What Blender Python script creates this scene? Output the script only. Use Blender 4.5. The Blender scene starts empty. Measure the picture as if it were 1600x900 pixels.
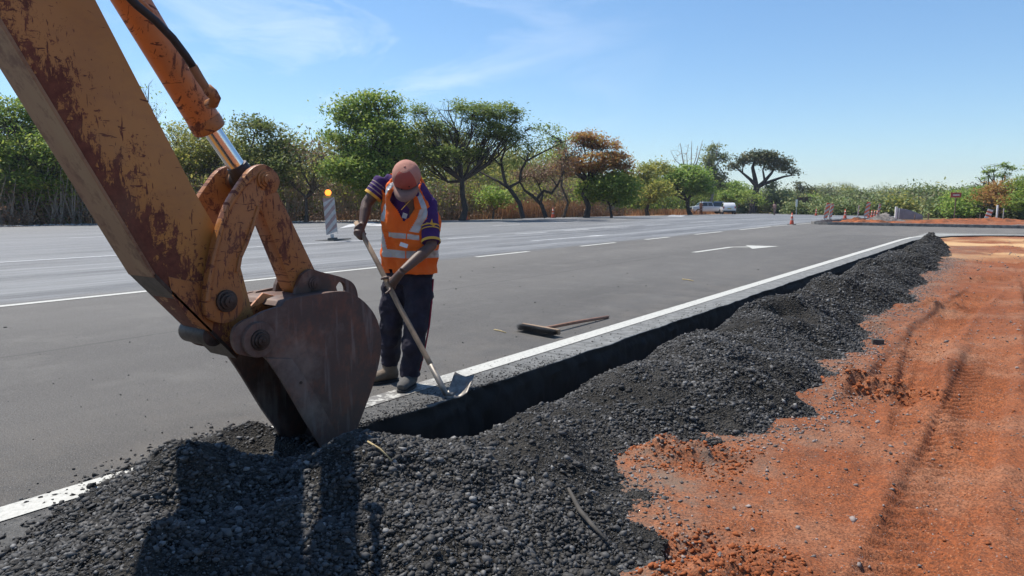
import bpy, bmesh, math, random
import numpy as np
from mathutils import Vector, Matrix
rad = math.radians
S = bpy.context.scene
COL = S.collection
# ---------------------------------------------------------------- camera, sky, sun, exposure
cam = bpy.data.cameras.new('camera'); camo = bpy.data.objects.new('camera', cam); COL.objects.link(camo)
cam.sensor_width = 36; cam.lens = 1100/1600*36; cam.clip_start = .05; cam.clip_end = 5000
camo.location = (0, 0, 1.35); camo.rotation_euler = (rad(90)-math.atan(138/1100), 0, rad(36.3))
S.camera = camo
W = bpy.data.worlds.new('World'); S.world = W; W.use_nodes = True
SUN_EL, SUN_AZ = rad(60.5), rad(-92)          # azimuth measured clockwise from +Y
wt = W.node_tree; wt.nodes.clear()
def wn(t, **k):
    n = wt.nodes.new(t)
    for a, b in k.items(): setattr(n, a, b)
    return n
sky = wn('ShaderNodeTexSky', sky_type='NISHITA', sun_disc=False, sun_elevation=SUN_EL, sun_rotation=SUN_AZ % (2*math.pi), air_density=1.0, dust_density=0.0, ozone_density=1.9)
bg = wn('ShaderNodeBackground'); bg.inputs[1].default_value = .105
wo = wn('ShaderNodeOutputWorld')
tc = wn('ShaderNodeTexCoord'); mp = wn('ShaderNodeMapping'); mp.inputs['Rotation'].default_value = (0, rad(10), rad(40)); mp.inputs['Scale'].default_value = (1.6, 4.5, 10)
no = wn('ShaderNodeTexNoise'); no.inputs['Scale'].default_value = 1.3; no.inputs['Detail'].default_value = 8; no.inputs['Roughness'].default_value = .62; no.inputs['Distortion'].default_value = .7
cr = wn('ShaderNodeMapRange'); cr.inputs[1].default_value = .50; cr.inputs[2].default_value = .78; cr.inputs[4].default_value = .40
# the thin cirrus lies in one part of the sky
dv = wn('ShaderNodeVectorMath', operation='DISTANCE'); dv.inputs[1].default_value = (-.70, .62, .26)
dr = wn('ShaderNodeMapRange'); dr.inputs[1].default_value = .42; dr.inputs[2].default_value = .08
mu = wn('ShaderNodeMath', operation='MULTIPLY'); mx = wn('ShaderNodeMix', data_type='RGBA'); mx.inputs[7].default_value = (9.5, 9.8, 10.2, 1)
L = wt.links.new
L(tc.outputs['Generated'], mp.inputs[0]); L(mp.outputs[0], no.inputs[0]); L(no.outputs[0], cr.inputs[0]); L(tc.outputs['Generated'], dv.inputs[0]); L(dv.outputs['Value'], dr.inputs[0])
L(cr.outputs[0], mu.inputs[0]); L(dr.outputs[0], mu.inputs[1]); L(mu.outputs[0], mx.inputs[0]); sx_ = wn('ShaderNodeSeparateXYZ'); hz = wn('ShaderNodeMapRange'); hz.inputs[1].default_value = .0; hz.inputs[2].default_value = .30; L(tc.outputs['Generated'], sx_.inputs[0]); L(sx_.outputs[2], hz.inputs[0])
tn = wn('ShaderNodeMix', data_type='RGBA'); tn.inputs[6].default_value = (.74, .87, 1.0, 1); tn.inputs[7].default_value = (.78, .97, 1.10, 1); L(hz.outputs[0], tn.inputs[0])
ml = wn('ShaderNodeMix', data_type='RGBA', blend_type='MULTIPLY'); ml.inputs[0].default_value = 1; L(sky.outputs[0], ml.inputs[6]); L(tn.outputs[2], ml.inputs[7]); L(ml.outputs[2], mx.inputs[6]); L(mx.outputs[2], bg.inputs[0]); L(bg.outputs[0], wo.inputs[0])
sl = bpy.data.lights.new('sun', 'SUN'); sl.energy = 4.6; sl.angle = rad(.5); sl.color = (1, .955, .88)
so = bpy.data.objects.new('sun', sl); COL.objects.link(so)
sd = Vector((math.sin(SUN_AZ)*math.cos(SUN_EL), math.cos(SUN_AZ)*math.cos(SUN_EL), math.sin(SUN_EL)))
so.rotation_euler = sd.to_track_quat('Z', 'Y').to_euler(); so.location = (0, 0, 30)
S.view_settings.view_transform = 'Standard'; S.view_settings.look = 'None'; S.view_settings.exposure = 0.44; S.view_settings.gamma = 1
S.view_settings.use_curve_mapping = False
S.cycles.max_bounces = 6; S.cycles.transparent_max_bounces = 6; S.cycles.volume_bounces = 0

# ---------------------------------------------------------------- numpy noise
rng = np.random.default_rng(7); random.seed(7)
LAT = rng.random((256, 256))
def vn(x, y):
    xi = np.floor(x).astype(int); yi = np.floor(y).astype(int); fx = x-xi; fy = y-yi
    fx = fx*fx*(3-2*fx); fy = fy*fy*(3-2*fy)
    a = LAT[xi & 255, yi & 255]; b = LAT[(xi+1) & 255, yi & 255]; c = LAT[xi & 255, (yi+1) & 255]; d = LAT[(xi+1) & 255, (yi+1) & 255]
    return (a*(1-fx)+b*fx)*(1-fy)+(c*(1-fx)+d*fx)*fy
def fbm(x, y, o=4, g=.5):
    s = 0; a = 1; t = 0
    for i in range(o):
        s = s+a*(vn(x*2**i+17.3*i, y*2**i+5.1*i)-.5); t += a; a *= g
    return s/t*2
def sst(a, b, x):
    t = np.clip((x-a)/(b-a), 0, 1); return t*t*(3-2*t)
def gz(y): return -.012*np.maximum(0, np.minimum(y, 400)-45)

# ---------------------------------------------------------------- materials
class M:
    def __init__(s, name, rough=.8, metal=0., spec=.5):
        s.m = bpy.data.materials.new(name); s.m.use_nodes = True; s.t = s.m.node_tree
        s.b = s.t.nodes['Principled BSDF']; s.b.inputs['Roughness'].default_value = rough; s.b.inputs['Metallic'].default_value = metal
        s.b.inputs['Specular IOR Level'].default_value = spec
        s.tc = s.n('ShaderNodeTexCoord')
    def n(s, t, **k):
        n = s.t.nodes.new(t)
        for a, b in k.items(): setattr(n, a, b)
        return n
    def l(s, a, b): s.t.links.new(a, b)
    def co(s, scale=(1, 1, 1), rot=(0, 0, 0)):
        m = s.n('ShaderNodeMapping'); m.inputs['Scale'].default_value = scale; m.inputs['Rotation'].default_value = rot; s.l(s.tc.outputs['Object'], m.inputs[0]); return m.outputs[0]
    def noise(s, sc, det=4, ro=.55, scale=(1, 1, 1), rot=(0, 0, 0), dist=0):
        n = s.n('ShaderNodeTexNoise'); n.inputs['Scale'].default_value = sc; n.inputs['Detail'].default_value = det; n.inputs['Roughness'].default_value = ro; n.inputs['Distortion'].default_value = dist
        s.l(s.co(scale, rot), n.inputs[0]); return n.outputs[0]
    def vor(s, sc, scale=(1, 1, 1), feat='F1'):
        n = s.n('ShaderNodeTexVoronoi', feature=feat); n.inputs['Scale'].default_value = sc; s.l(s.co(scale), n.inputs[0]); return n.outputs[0]
    def rng(s, v, a, b, c=0., d=1.):
        n = s.n('ShaderNodeMapRange'); s.l(v, n.inputs[0])
        for i, q in enumerate((a, b, c, d)): n.inputs[i+1].default_value = q
        return n.outputs[0]
    def op(s, o, a, b):
        n = s.n('ShaderNodeMath', operation=o)
        for i, q in enumerate((a, b)):
            if isinstance(q, (int, float)): n.inputs[i].default_value = q
            else: s.l(q, n.inputs[i])
        return n.outputs[0]
    def mix(s, f, a, b, mode='MIX'):
        n = s.n('ShaderNodeMix', data_type='RGBA', blend_type=mode)
        for i, q in ((0, f), (6, a), (7, b)):
            if isinstance(q, (int, float)): n.inputs[i].default_value = q
            elif isinstance(q, tuple): n.inputs[i].default_value = (*q, 1)
            else: s.l(q, n.inputs[i])
        return n.outputs[2]
    def sep(s):
        n = s.n('ShaderNodeSeparateXYZ'); s.l(s.tc.outputs['Object'], n.inputs[0]); return n.outputs
    def rnd(s):
        return s.n('ShaderNodeNewGeometry').outputs['Random Per Island']
    def col(s, c):
        if isinstance(c, tuple): s.b.inputs['Base Color'].default_value = (*c, 1)
        else: s.l(c, s.b.inputs['Base Color'])
        return s
    def bump(s, h, st=.5, d=.01):
        n = s.n('ShaderNodeBump'); n.inputs['Strength'].default_value = st; n.inputs['Distance'].default_value = d; s.l(h, n.inputs['Height']); s.l(n.outputs[0], s.b.inputs['Normal']); return s
def simple(name, c, rough=.8, metal=0., var=.25, sc=6., bump=0., spec=.5):
    m = M(name, rough, metal, spec); n = m.noise(sc, 5)
    m.col(m.mix(m.rng(n, .3, .7), tuple(x*(1-var) for x in c), tuple(min(1, x*(1+var)) for x in c)))
    if bump: m.bump(m.noise(sc*6, 4), bump, .01)
    return m.m
def leafmat(name, c1, c2, c3, tr=.5):
    c1, c2, c3 = ((c[0]*2.35, c[1]*2.1, c[2]*2.0) for c in (c1, c2, c3))
    m = M(name, .6, 0, .35); r = m.rnd()
    ra = m.n('ShaderNodeValToRGB'); e = ra.color_ramp.elements; e[0].color = (*c1, 1); e[1].color = (*c3, 1); k = ra.color_ramp.elements.new(.55); k.color = (*c2, 1)
    m.l(r, ra.inputs[0]); m.col(ra.outputs[0])
    t = m.n('ShaderNodeBsdfTranslucent'); m.l(ra.outputs[0], t.inputs[0]); mixs = m.n('ShaderNodeMixShader'); mixs.inputs[0].default_value = tr
    m.l(m.b.outputs[0], mixs.inputs[1]); m.l(t.outputs[0], mixs.inputs[2]); m.l(mixs.outputs[0], m.t.nodes['Material Output'].inputs[0])
    return m.m

# ---------------------------------------------------------------- mesh building
class MB:
    def __init__(s): s.v = []; s.f = []; s.mi = []
    def add(s, v, f, mi=0):
        o = len(s.v); s.v += [tuple(p) for p in v]; s.f += [tuple(i+o for i in q) for q in f]; s.mi += [mi]*len(f); return s
    def box(s, c, d, R=None, mi=0, taper=1.):
        V = []
        for z in (-1, 1):
            t = taper if z > 0 else 1
            for x, y in ((-1, -1), (1, -1), (1, 1), (-1, 1)):
                p = Vector((x*d[0]/2*t, y*d[1]/2*t, z*d[2]/2))
                if R is not None: p = R @ p
                V.append(p+Vector(c))
        return s.add(V, [(3, 2, 1, 0), (4, 5, 6, 7), (0, 1, 5, 4), (1, 2, 6, 5), (2, 3, 7, 6), (3, 0, 4, 7)], mi)
    def tube(s, pts, rr, n=10, mi=0, caps=True, wax=None, squash=1.):
        """tapered tube through pts; wax = preferred width axis, squash = depth/width"""
        P = [Vector(p) for p in pts]; k = len(P)
        if isinstance(rr, (int, float)): rr = [rr]*k
        V = []; ref = Vector(wax) if wax is not None else None
        for i in range(k):
            t = (P[min(i+1, k-1)]-P[max(i-1, 0)])
            if t.length < 1e-9: t = Vector((0, 0, 1))
            t.normalize()
            if ref is None: ref = t.orthogonal()
            a = (ref-t*ref.dot(t))
            if a.length < 1e-6: a = t.orthogonal()
            a.normalize(); b = t.cross(a)
            if wax is None: ref = a
            r = rr[i]; ra, rb = (r if isinstance(r, tuple) else (r, r*squash))
            for j in range(n):
                th = 2*math.pi*j/n; V.append(P[i]+a*math.cos(th)*ra+b*math.sin(th)*rb)
        F = [(i*n+j, i*n+(j+1) % n, (i+1)*n+(j+1) % n, (i+1)*n+j) for i in range(k-1) for j in range(n)]
        if caps: F += [tuple(range(n-1, -1, -1)), tuple((k-1)*n+j for j in range(n))]
        return s.add(V, F, mi)
    def cyl(s, a, b, r, n=20, mi=0, r2=None): return s.tube([a, b], [r, r if r2 is None else r2], n, mi)
    def ell(s, c, r, R=None, nu=14, nv=9, mi=0):
        V = []; F = []
        for i in range(nv+1):
            ph = math.pi*i/nv
            for j in range(nu):
                th = 2*math.pi*j/nu; p = Vector((r[0]*math.sin(ph)*math.cos(th), r[1]*math.sin(ph)*math.sin(th), r[2]*math.cos(ph)))
                if R is not None: p = R @ p
                V.append(p+Vector(c))
        for i in range(nv):
            for j in range(nu): F.append((i*nu+j, (i+1)*nu+j, (i+1)*nu+(j+1) % nu, i*nu+(j+1) % nu))
        return s.add(V, F, mi)
    def prism(s, poly, x0, x1, mi=0, holes=()):
        """polygon in the (y, z) plane between x0 and x1"""
        n = len(poly); V = [(x0, p[0], p[1]) for p in poly]+[(x1, p[0], p[1]) for p in poly]
        return s.add(V, [tuple(range(n)), tuple(range(2*n-1, n-1, -1))]+[(i, (i+1) % n, n+(i+1) % n, n+i) for i in range(n)], mi)
    def obj(s, name, mats, parent=None, bevel=0., smooth=False, fix=True, loc=(0, 0, 0)):
        me = bpy.data.meshes.new(name); me.from_pydata([tuple(Vector(p)-Vector(loc)) for p in s.v], [], s.f)
        if not isinstance(mats, (list, tuple)): mats = [mats]
        for m in mats: me.materials.append(m)
        me.polygons.foreach_set('material_index', s.mi)
        if fix or bevel:
            bm = bmesh.new(); bm.from_mesh(me)
            bmesh.ops.remove_doubles(bm, verts=bm.verts, dist=1e-5)
            bmesh.ops.recalc_face_normals(bm, faces=bm.faces)
            if bevel:
                ed = [e for e in bm.edges if len(e.link_faces) == 2 and e.calc_face_angle(0) > .6]
                bmesh.ops.bevel(bm, geom=ed, offset=bevel, segments=2, affect='EDGES', profile=.6, clamp_overlap=True)
            bm.to_mesh(me); bm.free()
        if smooth:
            me.polygons.foreach_set('use_smooth', [True]*len(me.polygons))
            if smooth != 'all':
                try: me.set_sharp_from_angle(angle=rad(38))
                except Exception: pass
        o = bpy.data.objects.new(name, me); COL.objects.link(o)
        if parent is not None: o.parent = parent
        o.location = loc
        return o
def fuse(o, vox, it=4):
    """one continuous skin out of overlapping solids"""
    m = o.modifiers.new('r', 'REMESH'); m.mode = 'VOXEL'; m.voxel_size = vox
    if it:
        k = o.modifiers.new('s', 'SMOOTH'); k.iterations = it; k.factor = .5
    dg = bpy.context.evaluated_depsgraph_get(); me = bpy.data.meshes.new_from_object(o.evaluated_get(dg))
    me.polygons.foreach_set('use_smooth', [True]*len(me.polygons))
    o.modifiers.clear(); o.data = me; return o
def npmesh(name, V, F, mat, parent=None, smooth=False, mi=None):
    """V (n,3), F (m,k) arrays"""
    me = bpy.data.meshes.new(name); k = F.shape[1]
    me.vertices.add(len(V)); me.vertices.foreach_set('co', V.astype(np.float32).ravel())
    me.loops.add(F.size); me.loops.foreach_set('vertex_index', F.astype(np.int32).ravel())
    me.polygons.add(len(F)); me.polygons.foreach_set('loop_start', np.arange(0, F.size, k, dtype=np.int32))
    for m in (mat if isinstance(mat, (list, tuple)) else [mat]): me.materials.append(m)
    if mi is not None: me.polygons.foreach_set('material_index', mi.astype(np.int32))
    if smooth: me.polygons.foreach_set('use_smooth', np.ones(len(F), dtype=bool))
    me.update(calc_edges=True); me.validate()
    o = bpy.data.objects.new(name, me); COL.objects.link(o)
    if parent is not None: o.parent = parent
    return o
def empty(name, loc=(0, 0, 0)):
    o = bpy.data.objects.new(name, None); COL.objects.link(o); o.location = loc; o.empty_display_size = .2; return o
def tag(o, label=None, cat=None, group=None, kind=None):
    if label: o['label'] = label
    if cat: o['category'] = cat
    if group: o['group'] = group
    if kind: o['kind'] = kind
    return o
def adopt(root, *obs):
    for o in obs:
        o.parent = root; o.matrix_parent_inverse = Matrix.Translation(-Vector(root.location))
def grid(xs, ys, zf):
    X, Y = np.meshgrid(xs, ys, indexing='ij'); Z = zf(X, Y)
    V = np.stack([X, Y, Z], -1).reshape(-1, 3); n, m = len(xs), len(ys)
    i = np.arange(n-1)[:, None]*m+np.arange(m-1)[None, :]
    F = np.stack([i, i+m, i+m+1, i+1], -1).reshape(-1, 4)
    return V, F
def crv(pts, sub=4, corner=()):
    """closed Catmull-Rom curve; indices in corner stay sharp"""
    n = len(pts); o = []
    for i in range(n):
        p0, p1, p2, p3 = (Vector(pts[(i+k) % n]) for k in (-1, 0, 1, 2))
        if i in corner: p0 = p1
        if (i+1) % n in corner: p3 = p2
        for j in range(sub):
            t = j/sub; q = .5*((2*p1)+(p2-p0)*t+(2*p0-5*p1+4*p2-p3)*t*t+(3*p1-p0-3*p2+p3)*t**3); o.append(tuple(q))
    return o
def steps(*segs):
    o = []
    for a, b, d in segs: o += list(np.linspace(a, b, max(2, int(round(abs(b-a)/d))+1))[:-1])
    o.append(segs[-1][1]); return np.array(o)

# ================================================================ GROUND
E0, E1 = -3.12, -2.66                 # pavement edge, near lip of the trench
def piecewise(y, pts): return np.interp(y, [p[0] for p in pts], [p[1] for p in pts])
RB = [(-2, -.9), (.5, -.95), (2.3, -1.0), (2.8, -1.25), (3.3, -1.6), (3.8, -1.45), (4.2, -1.12), (4.8, -.98), (5.7, -1.12), (6.6, -1.3), (7.2, -1.15), (8.2, -1.3), (9.1, -1.6), (10.2, -1.2), (13.3, -1.45), (17, -1.4), (22, -1.7), (25.5, -2.1), (27.5, -2.7)]
LB_ = [(-2, -3.2), (.5, -2.95), (.87, -3.05), (1.2, -3.36), (1.57, -3.60), (2.0, -3.72), (2.28, -3.70), (2.40, -3.4), (2.52, -2.85), (2.66, -2.52), (3.1, -2.48), (3.5, -2.55), (4, -2.6), (28, -2.7)]
HM = [(-2, .12), (.6, .14), (1.2, .2), (1.7, .19), (2.2, .19), (2.7, .13), (3.1, .15), (3.5, .06), (3.9, .06), (4.5, .18), (5.2, .24), (6.0, .15), (6.5, .06), (7.6, .29), (8.6, .20), (9.2, .06), (10.4, .29), (12, .09), (13.4, .31), (15, .09), (17, .30), (19, .10), (22, .22), (24.5, .28), (26, .24), (27.2, .12), (28, 0)]
CR = [(-2, .40), (2.2, .42), (3.0, .36), (28, .36)]
def pile(X, Y):
    """height of the gravel windrow above the red soil; negative outside it"""
    wob = .07*fbm(X*2.3, Y*2.3, 3)+.13*fbm(X*.2, Y*1.1+4, 3)*sst(2.9, 3.8, Y)
    l = piecewise(Y, LB_)+wob*.6; r = piecewise(Y, RB)+wob*2.2+.10*fbm(X*.1+3, Y*5.1, 3)
    t = np.clip((X-l)/(r-l), 0, 1); c = piecewise(Y, CR)
    u = np.where(t < c, t/c, (1-t)/(1-c))
    prof = np.sin(np.clip(u, 0, 1)*math.pi/2)**1.15
    h = piecewise(Y, HM)*prof*(1.12+.85*fbm(X*2.1+9, Y*1.9, 3))+.05*fbm(X*3.1, Y*3.1, 4)*np.minimum(1, u*5)
    # bowl dug in front of the bucket
    h = h-.15*np.exp(-(((X+3.0)/.27)**2+((Y-2.02)/.22)**2))+.05*np.exp(-(((X+3.5)/.14)**2+((Y-2.2)/.35)**2))
    h = h+.08*np.exp(-(((X+2.75)/.28)**2+((Y-1.45)/.10)**2))
    h = h-.13*np.exp(-(((X+2.86)/.22)**2+((Y-2.44)/.17)**2))
    h = np.where((Y < 2.7) & (X < -3.12), np.maximum(h, .016), h)
    inside = (X > l) & (X < r)
    base = -.012-.052*sst(r-.55, r-.05, X)*sst(l, l+.3, X)
    return np.where(inside, h+base, -.2)
def soil(X, Y):
    z = gz(Y)-.05+.018*fbm(X*.9, Y*.9, 4)+.012*fbm(X*5, Y*5, 4, .6)
    near = sst(16, 5, Y)
    z = z+near*.007*fbm(X*24, Y*24, 3, .7)
    z = z+.032*fbm(X*3.4+.25*Y, Y*.30, 3, .6)*sst(-1.3, -.8, X)*sst(34, 28, Y)
    # tyre ruts with lug marks
    for cx, a, b, wdt, y0, y1 in ((-.55, -.10, 1.7, .16, 4.2, 9.5), (.9, -.12, .6, .2, 3, 12), (-.78, .03, .0, .24, 4.9, 14), (-.22, .03, .3, .2, 1.5, 9), (.35, -.03, 1.1, .22, 2, 16), (1.35, .01, 2., .22, 2, 18)):
        c = cx+a*(Y-6)**1+.05*np.sin(Y*.5+b); d = np.abs(X-c)
        m = sst(wdt, wdt*.75, d)*sst(y0, y0+.8, Y)*sst(y1, y1-2, Y)*(.5+.5*sst(-.2, .2, fbm(X*1.2+b, Y*.8, 2)))
        z = z-.042*m+.022*m*np.sin((Y+d*.7)*2*math.pi/.12)
        z = z+.02*np.exp(-((d-wdt*1.15)/.05)**2)*sst(y0, y0+.8, Y)*sst(y1, y1-2, Y)*(.6+.8*fbm(X*8, Y*3, 3))
    # torn lumps of red earth
    for cx, cy, sx, sy, ang, hh in ((-.86, 5.72, .34, .15, .35, .13), (-.88, 2.52, .30, .12, .9, .085), (-1.45, 3.58, .30, .12, .5, .09), (-1.0, 10.6, .5, .2, .8, .10), (.6, 19, .9, .3, .2, .08), (-.5, 15, .7, .2, .9, .07), (-1.3, 8.6, .25, .12, .5, .06)):
        dx = X-cx; dy = Y-cy; u = dx*math.cos(ang)+dy*math.sin(ang); v = -dx*math.sin(ang)+dy*math.cos(ang)
        e = np.exp(-((u/sx)**2+(v/sy)**2)**1.5)
        z = z+hh*e*(.75+.9*fbm(X*9, Y*9, 4, .55))
        z = z-hh*.75*np.exp(-((u/sx)**2+((v-sy*1.5)/(sy*.8))**2))
    # trench along the pavement edge, open between y=2.6 and y=28
    tr = sst(-3.42, -3.16, X)*sst(-2.32, -2.5, X)*sst(28.5, 27.5, Y)
    z = z-tr*.40
    tl = sst(1.9, 3.0, X+3.6)*0
    # wheel-churned mounds on the unfinished island
    isl = sst(41.6, 42.6, Y)*sst(57, 54, Y)*sst(-9.2, -7.5, X)
    z = z+isl*(.10+.16*fbm(X*.6, Y*.5, 4, .6))
    far = sst(60, 90, Y)*sst(-12, 0, X)
    z = z+far*(.5*fbm(X*.05, Y*.05, 3)-.8*sst(80, 140, Y))
    under = sst(-3.4, -4.2, X)
    return z-under*.03
xs = steps((-900, -120, 60), (-120, -50, 6), (-50, -25, 1.2), (-25, -4, 1.5), (-4, -2.7, .05), (-2.7, -1.6, .03), (-1.6, 1.6, .0165), (1.6, 3.5, .035), (3.5, 12, .25), (12, 60, 4), (60, 900, 60))
ys = steps((-300, -10, 30), (-10, 1, .8), (1, 7.5, .0165), (7.5, 13, .035), (13, 30, .09), (30, 60, .35), (60, 200, 3), (200, 1500, 60))
m = M('red_soil', .95, 0, .15); X, Y, Z = m.sep()
n1 = m.noise(.8, 6, .6); n2 = m.noise(9, 6, .65); n3 = m.noise(85, 3, .6)
c = m.mix(m.rng(n1, .35, .65), (.26, .076, .028), (.36, .118, .046)); c = m.mix(m.rng(n2, .42, .70, 0, .6), c, (.15, .050, .024))
c = m.mix(m.rng(m.noise(.9, 6, .7), .47, .66, 0, .7), c, (.38, .20, .12))
c = m.mix(m.rng(n3, .44, .62, 0, .75), c, (.085, .036, .022)); c = m.mix(m.rng(m.noise(26, 5, .7), .52, .66, 0, .6), c, (.11, .045, .026)); c = m.mix(m.rng(m.noise(120, 2, .6), .60, .72, 0, .6), c, (.50, .26, .14))
v = m.vor(60); c = m.mix(m.op('MULTIPLY', m.rng(v, .22, .10), m.rng(m.noise(14, 3), .5, .62)), c, (.30, .26, .24))
# grey grit spread beside the gravel
gr = m.op('MULTIPLY', m.rng(m.op('ADD', X, m.rng(m.noise(3, 5), 0, 1, -.5, .5)), -1.35, -.75, 1, 0), m.rng(Y, 28, 26, 0, 1)); gr = m.op('MULTIPLY', gr, m.rng(m.noise(7, 6, .7), .40, .62))
c = m.mix(m.op('MULTIPLY', gr, .8), c, (.17, .13, .10))
# pale sandy patch by the junction, straw coloured verge beyond the road
ps = m.op('MULTIPLY', m.rng(Y, 19, 23), m.rng(Y, 33, 30)); c = m.mix(m.op('MULTIPLY', ps, m.rng(m.noise(.35, 4), .42, .58, 0, .8)), c, (.62, .40, .20))
vg = m.rng(X, -27, -29); c = m.mix(vg, c, m.mix(m.rng(m.noise(.6, 5), .4, .6), (.22, .13, .075), (.38, .21, .11)))
fg = m.rng(Y, 62, 75); fg = m.op('MULTIPLY', fg, m.rng(X, -27, -25)); c = m.mix(fg, c, (.14, .12, .05))
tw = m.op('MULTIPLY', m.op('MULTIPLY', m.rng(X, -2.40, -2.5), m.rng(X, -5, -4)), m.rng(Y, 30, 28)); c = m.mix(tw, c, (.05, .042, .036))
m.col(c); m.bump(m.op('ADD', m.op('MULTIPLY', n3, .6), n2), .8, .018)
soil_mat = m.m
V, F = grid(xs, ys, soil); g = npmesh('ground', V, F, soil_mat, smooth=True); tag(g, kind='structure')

# ---------------------------------------------------------------- pavement
NEAR = [(-300, -3.12), (26.5, -3.12), (28.4, -3.05), (30, -2.75), (31.2, -2.35), (32.2, -1.6), (32.9, -.6), (33.35, 1.2), (33.6, 4), (33.8, 60), (33.9, 120)]
FAR = [(-300, -45), (-10, -41.5), (13, -41), (18, -40.5), (24, -36.1), (31, -32.8), (36, -30.6), (45, -29.3), (65, -31), (95, -34), (125, -35), (170, -30), (400, 40)]
def near_edge(y):
    if y < 33.9: return np.interp(y, [p[0] for p in NEAR], [p[1] for p in NEAR])
    if y <= 41.0: return 120.
    if y < 42.2: return -9.3+(-9.95+9.3)*(y-41)/1.2
    return np.interp(y, [42.2, 80, 170, 400], [-9.95, -10.2, 4, 80])
yst = np.unique(np.concatenate([steps((-300, 0, 20), (0, 12, .035), (12, 30, .25), (30, 42.4, .1), (42.4, 70, 2), (70, 400, 8)), [33.9, 33.901, 41., 41.001]]))
frac = np.array([0, .3, .6, .85, .97, 1.])
V = []; 
WN = [fbm(yst*9+kk*31, yst*0+kk*7.7, 4, .65) for kk in range(6)]
ragn = fbm(yst*3.1, yst*0+2, 5, .6)
for i, y in enumerate(yst):
    a = np.interp(y, [p[0] for p in FAR], [p[1] for p in FAR]); b = near_edge(y)
    rg = (.034*ragn[i]+.008*math.sin(y*2.3)-(.09*math.exp(-((y-2.75)/.28)**2) if y < 5 else 0)-.05*math.exp(-((y-3.9)/.3)**2)) if y < 30 else 0.
    row = [(a+(b-a)*f+(rg if f == 1 else 0), y, gz(y)) for f in frac]
    x1 = row[-1][0]
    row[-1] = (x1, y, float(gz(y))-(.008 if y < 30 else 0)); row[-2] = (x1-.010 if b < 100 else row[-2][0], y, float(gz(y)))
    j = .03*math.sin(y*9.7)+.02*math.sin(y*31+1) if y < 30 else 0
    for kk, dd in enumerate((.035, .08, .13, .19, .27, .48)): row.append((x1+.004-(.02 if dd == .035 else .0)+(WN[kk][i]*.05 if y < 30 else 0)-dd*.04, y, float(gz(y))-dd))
    V += row
V = np.array(V, dtype=float); k = len(frac)+6; i = np.arange(len(yst)-1)[:, None]*k+np.arange(k-1)[None, :]
F = np.stack([i, i+1, i+k+1, i+k], -1).reshape(-1, 4)
m = M('asphalt', .82, 0, .35); X, Y, Z = m.sep()
sp = m.noise(120, 3, .75); bl = m.noise(.5, 5, .6, (1, .25, 1)); st = m.noise(1.1, 7, .66, (1, .05, 1), (0, 0, rad(1))); st2 = m.noise(.45, 5, .6, (1, .07, 1), (0, 0, rad(-1)))
fine = m.noise(60, 4, .7)
c = m.mix(m.rng(bl, .3, .7), (.118, .108, .096), (.175, .162, .144))
c = m.mix(m.rng(st, .52, .75, 0, .22), c, (.20, .19, .175))
# older, paler lanes beyond the second line; streaky backlit sheen painted into their colour
old = m.rng(m.op('ADD', X, m.rng(m.noise(.7, 4), 0, 1, -.25, .25)), -10.5, -11.0)
oc = m.mix(m.rng(st, .34, .66), (.06, .06, .06), (.36, .36, .352)); oc = m.mix(m.rng(st2, .40, .62, 0, .65), oc, (.13, .128, .125))
oc = m.mix(m.op('MULTIPLY', m.rng(m.noise(7, 6, .7, (1, .06, 1)), .5, .68), .6), oc, (.38, .385, .39))
oc = m.mix(m.rng(X, -17, -24, 0, .5), oc, (.20, .20, .205))
c = m.mix(old, c, oc)
c = m.mix(m.rng(sp, .46, .60, 0, .85), c, m.mix(.66, c, (.015, .015, .015))); c = m.mix(m.rng(m.noise(95, 2, .7), .60, .68, 0, .6), c, (.36, .345, .32)); c = m.mix(m.rng(fine, .50, .70, 0, .30), c, (.26, .25, .23)); c = m.mix(m.rng(m.noise(1.6, 7, .68), .52, .72, 0, .3), c, (.25, .235, .205))
jn = m.rng(m.op('ABSOLUTE', m.op('ADD', m.op('ADD', X, 7.05), m.rng(m.noise(.8, 3), 0, 1, -.06, .06)), 0), .035, .0, 0, .45); c = m.mix(jn, c, (.05, .047, .043))
c = m.mix(m.op('MULTIPLY', m.rng(X, -5.2, -3.5, 0, .55), m.rng(m.noise(2.3, 7, .7), .44, .64)), c, (.21, .185, .155))
# dusty, swept band along the cut edge
eg = m.op('MULTIPLY', m.rng(X, -3.44, -3.38), m.rng(Y, 34, 33)); ec = m.mix(m.rng(m.noise(9, 6, .65), .35, .65), (.20, .195, .18), (.34, .335, .31))
bk = m.n('ShaderNodeTexWave', wave_type='BANDS', bands_direction='Y'); bk.inputs['Scale'].default_value = .55; m.l(m.tc.outputs['Object'], bk.inputs[0]); ec = m.mix(m.rng(bk.outputs[1], .04, .0, 0, .35), ec, (.10, .10, .09))
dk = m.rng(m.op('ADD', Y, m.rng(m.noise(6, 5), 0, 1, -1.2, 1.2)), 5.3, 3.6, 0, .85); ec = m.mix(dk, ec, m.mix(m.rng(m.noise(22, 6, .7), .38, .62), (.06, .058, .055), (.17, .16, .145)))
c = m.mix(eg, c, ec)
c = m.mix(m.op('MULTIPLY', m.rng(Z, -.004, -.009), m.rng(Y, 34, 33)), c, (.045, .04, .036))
m.col(c); m.bump(m.op('ADD', sp, m.op('MULTIPLY', fine, .6)), .8, .008)
m.l(m.mix(old, (.82, .82, .82), (.62, .62, .62)), m.b.inputs['Roughness'])
rd = npmesh('road', V, F, m.m); tag(rd, kind='structure')

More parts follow.
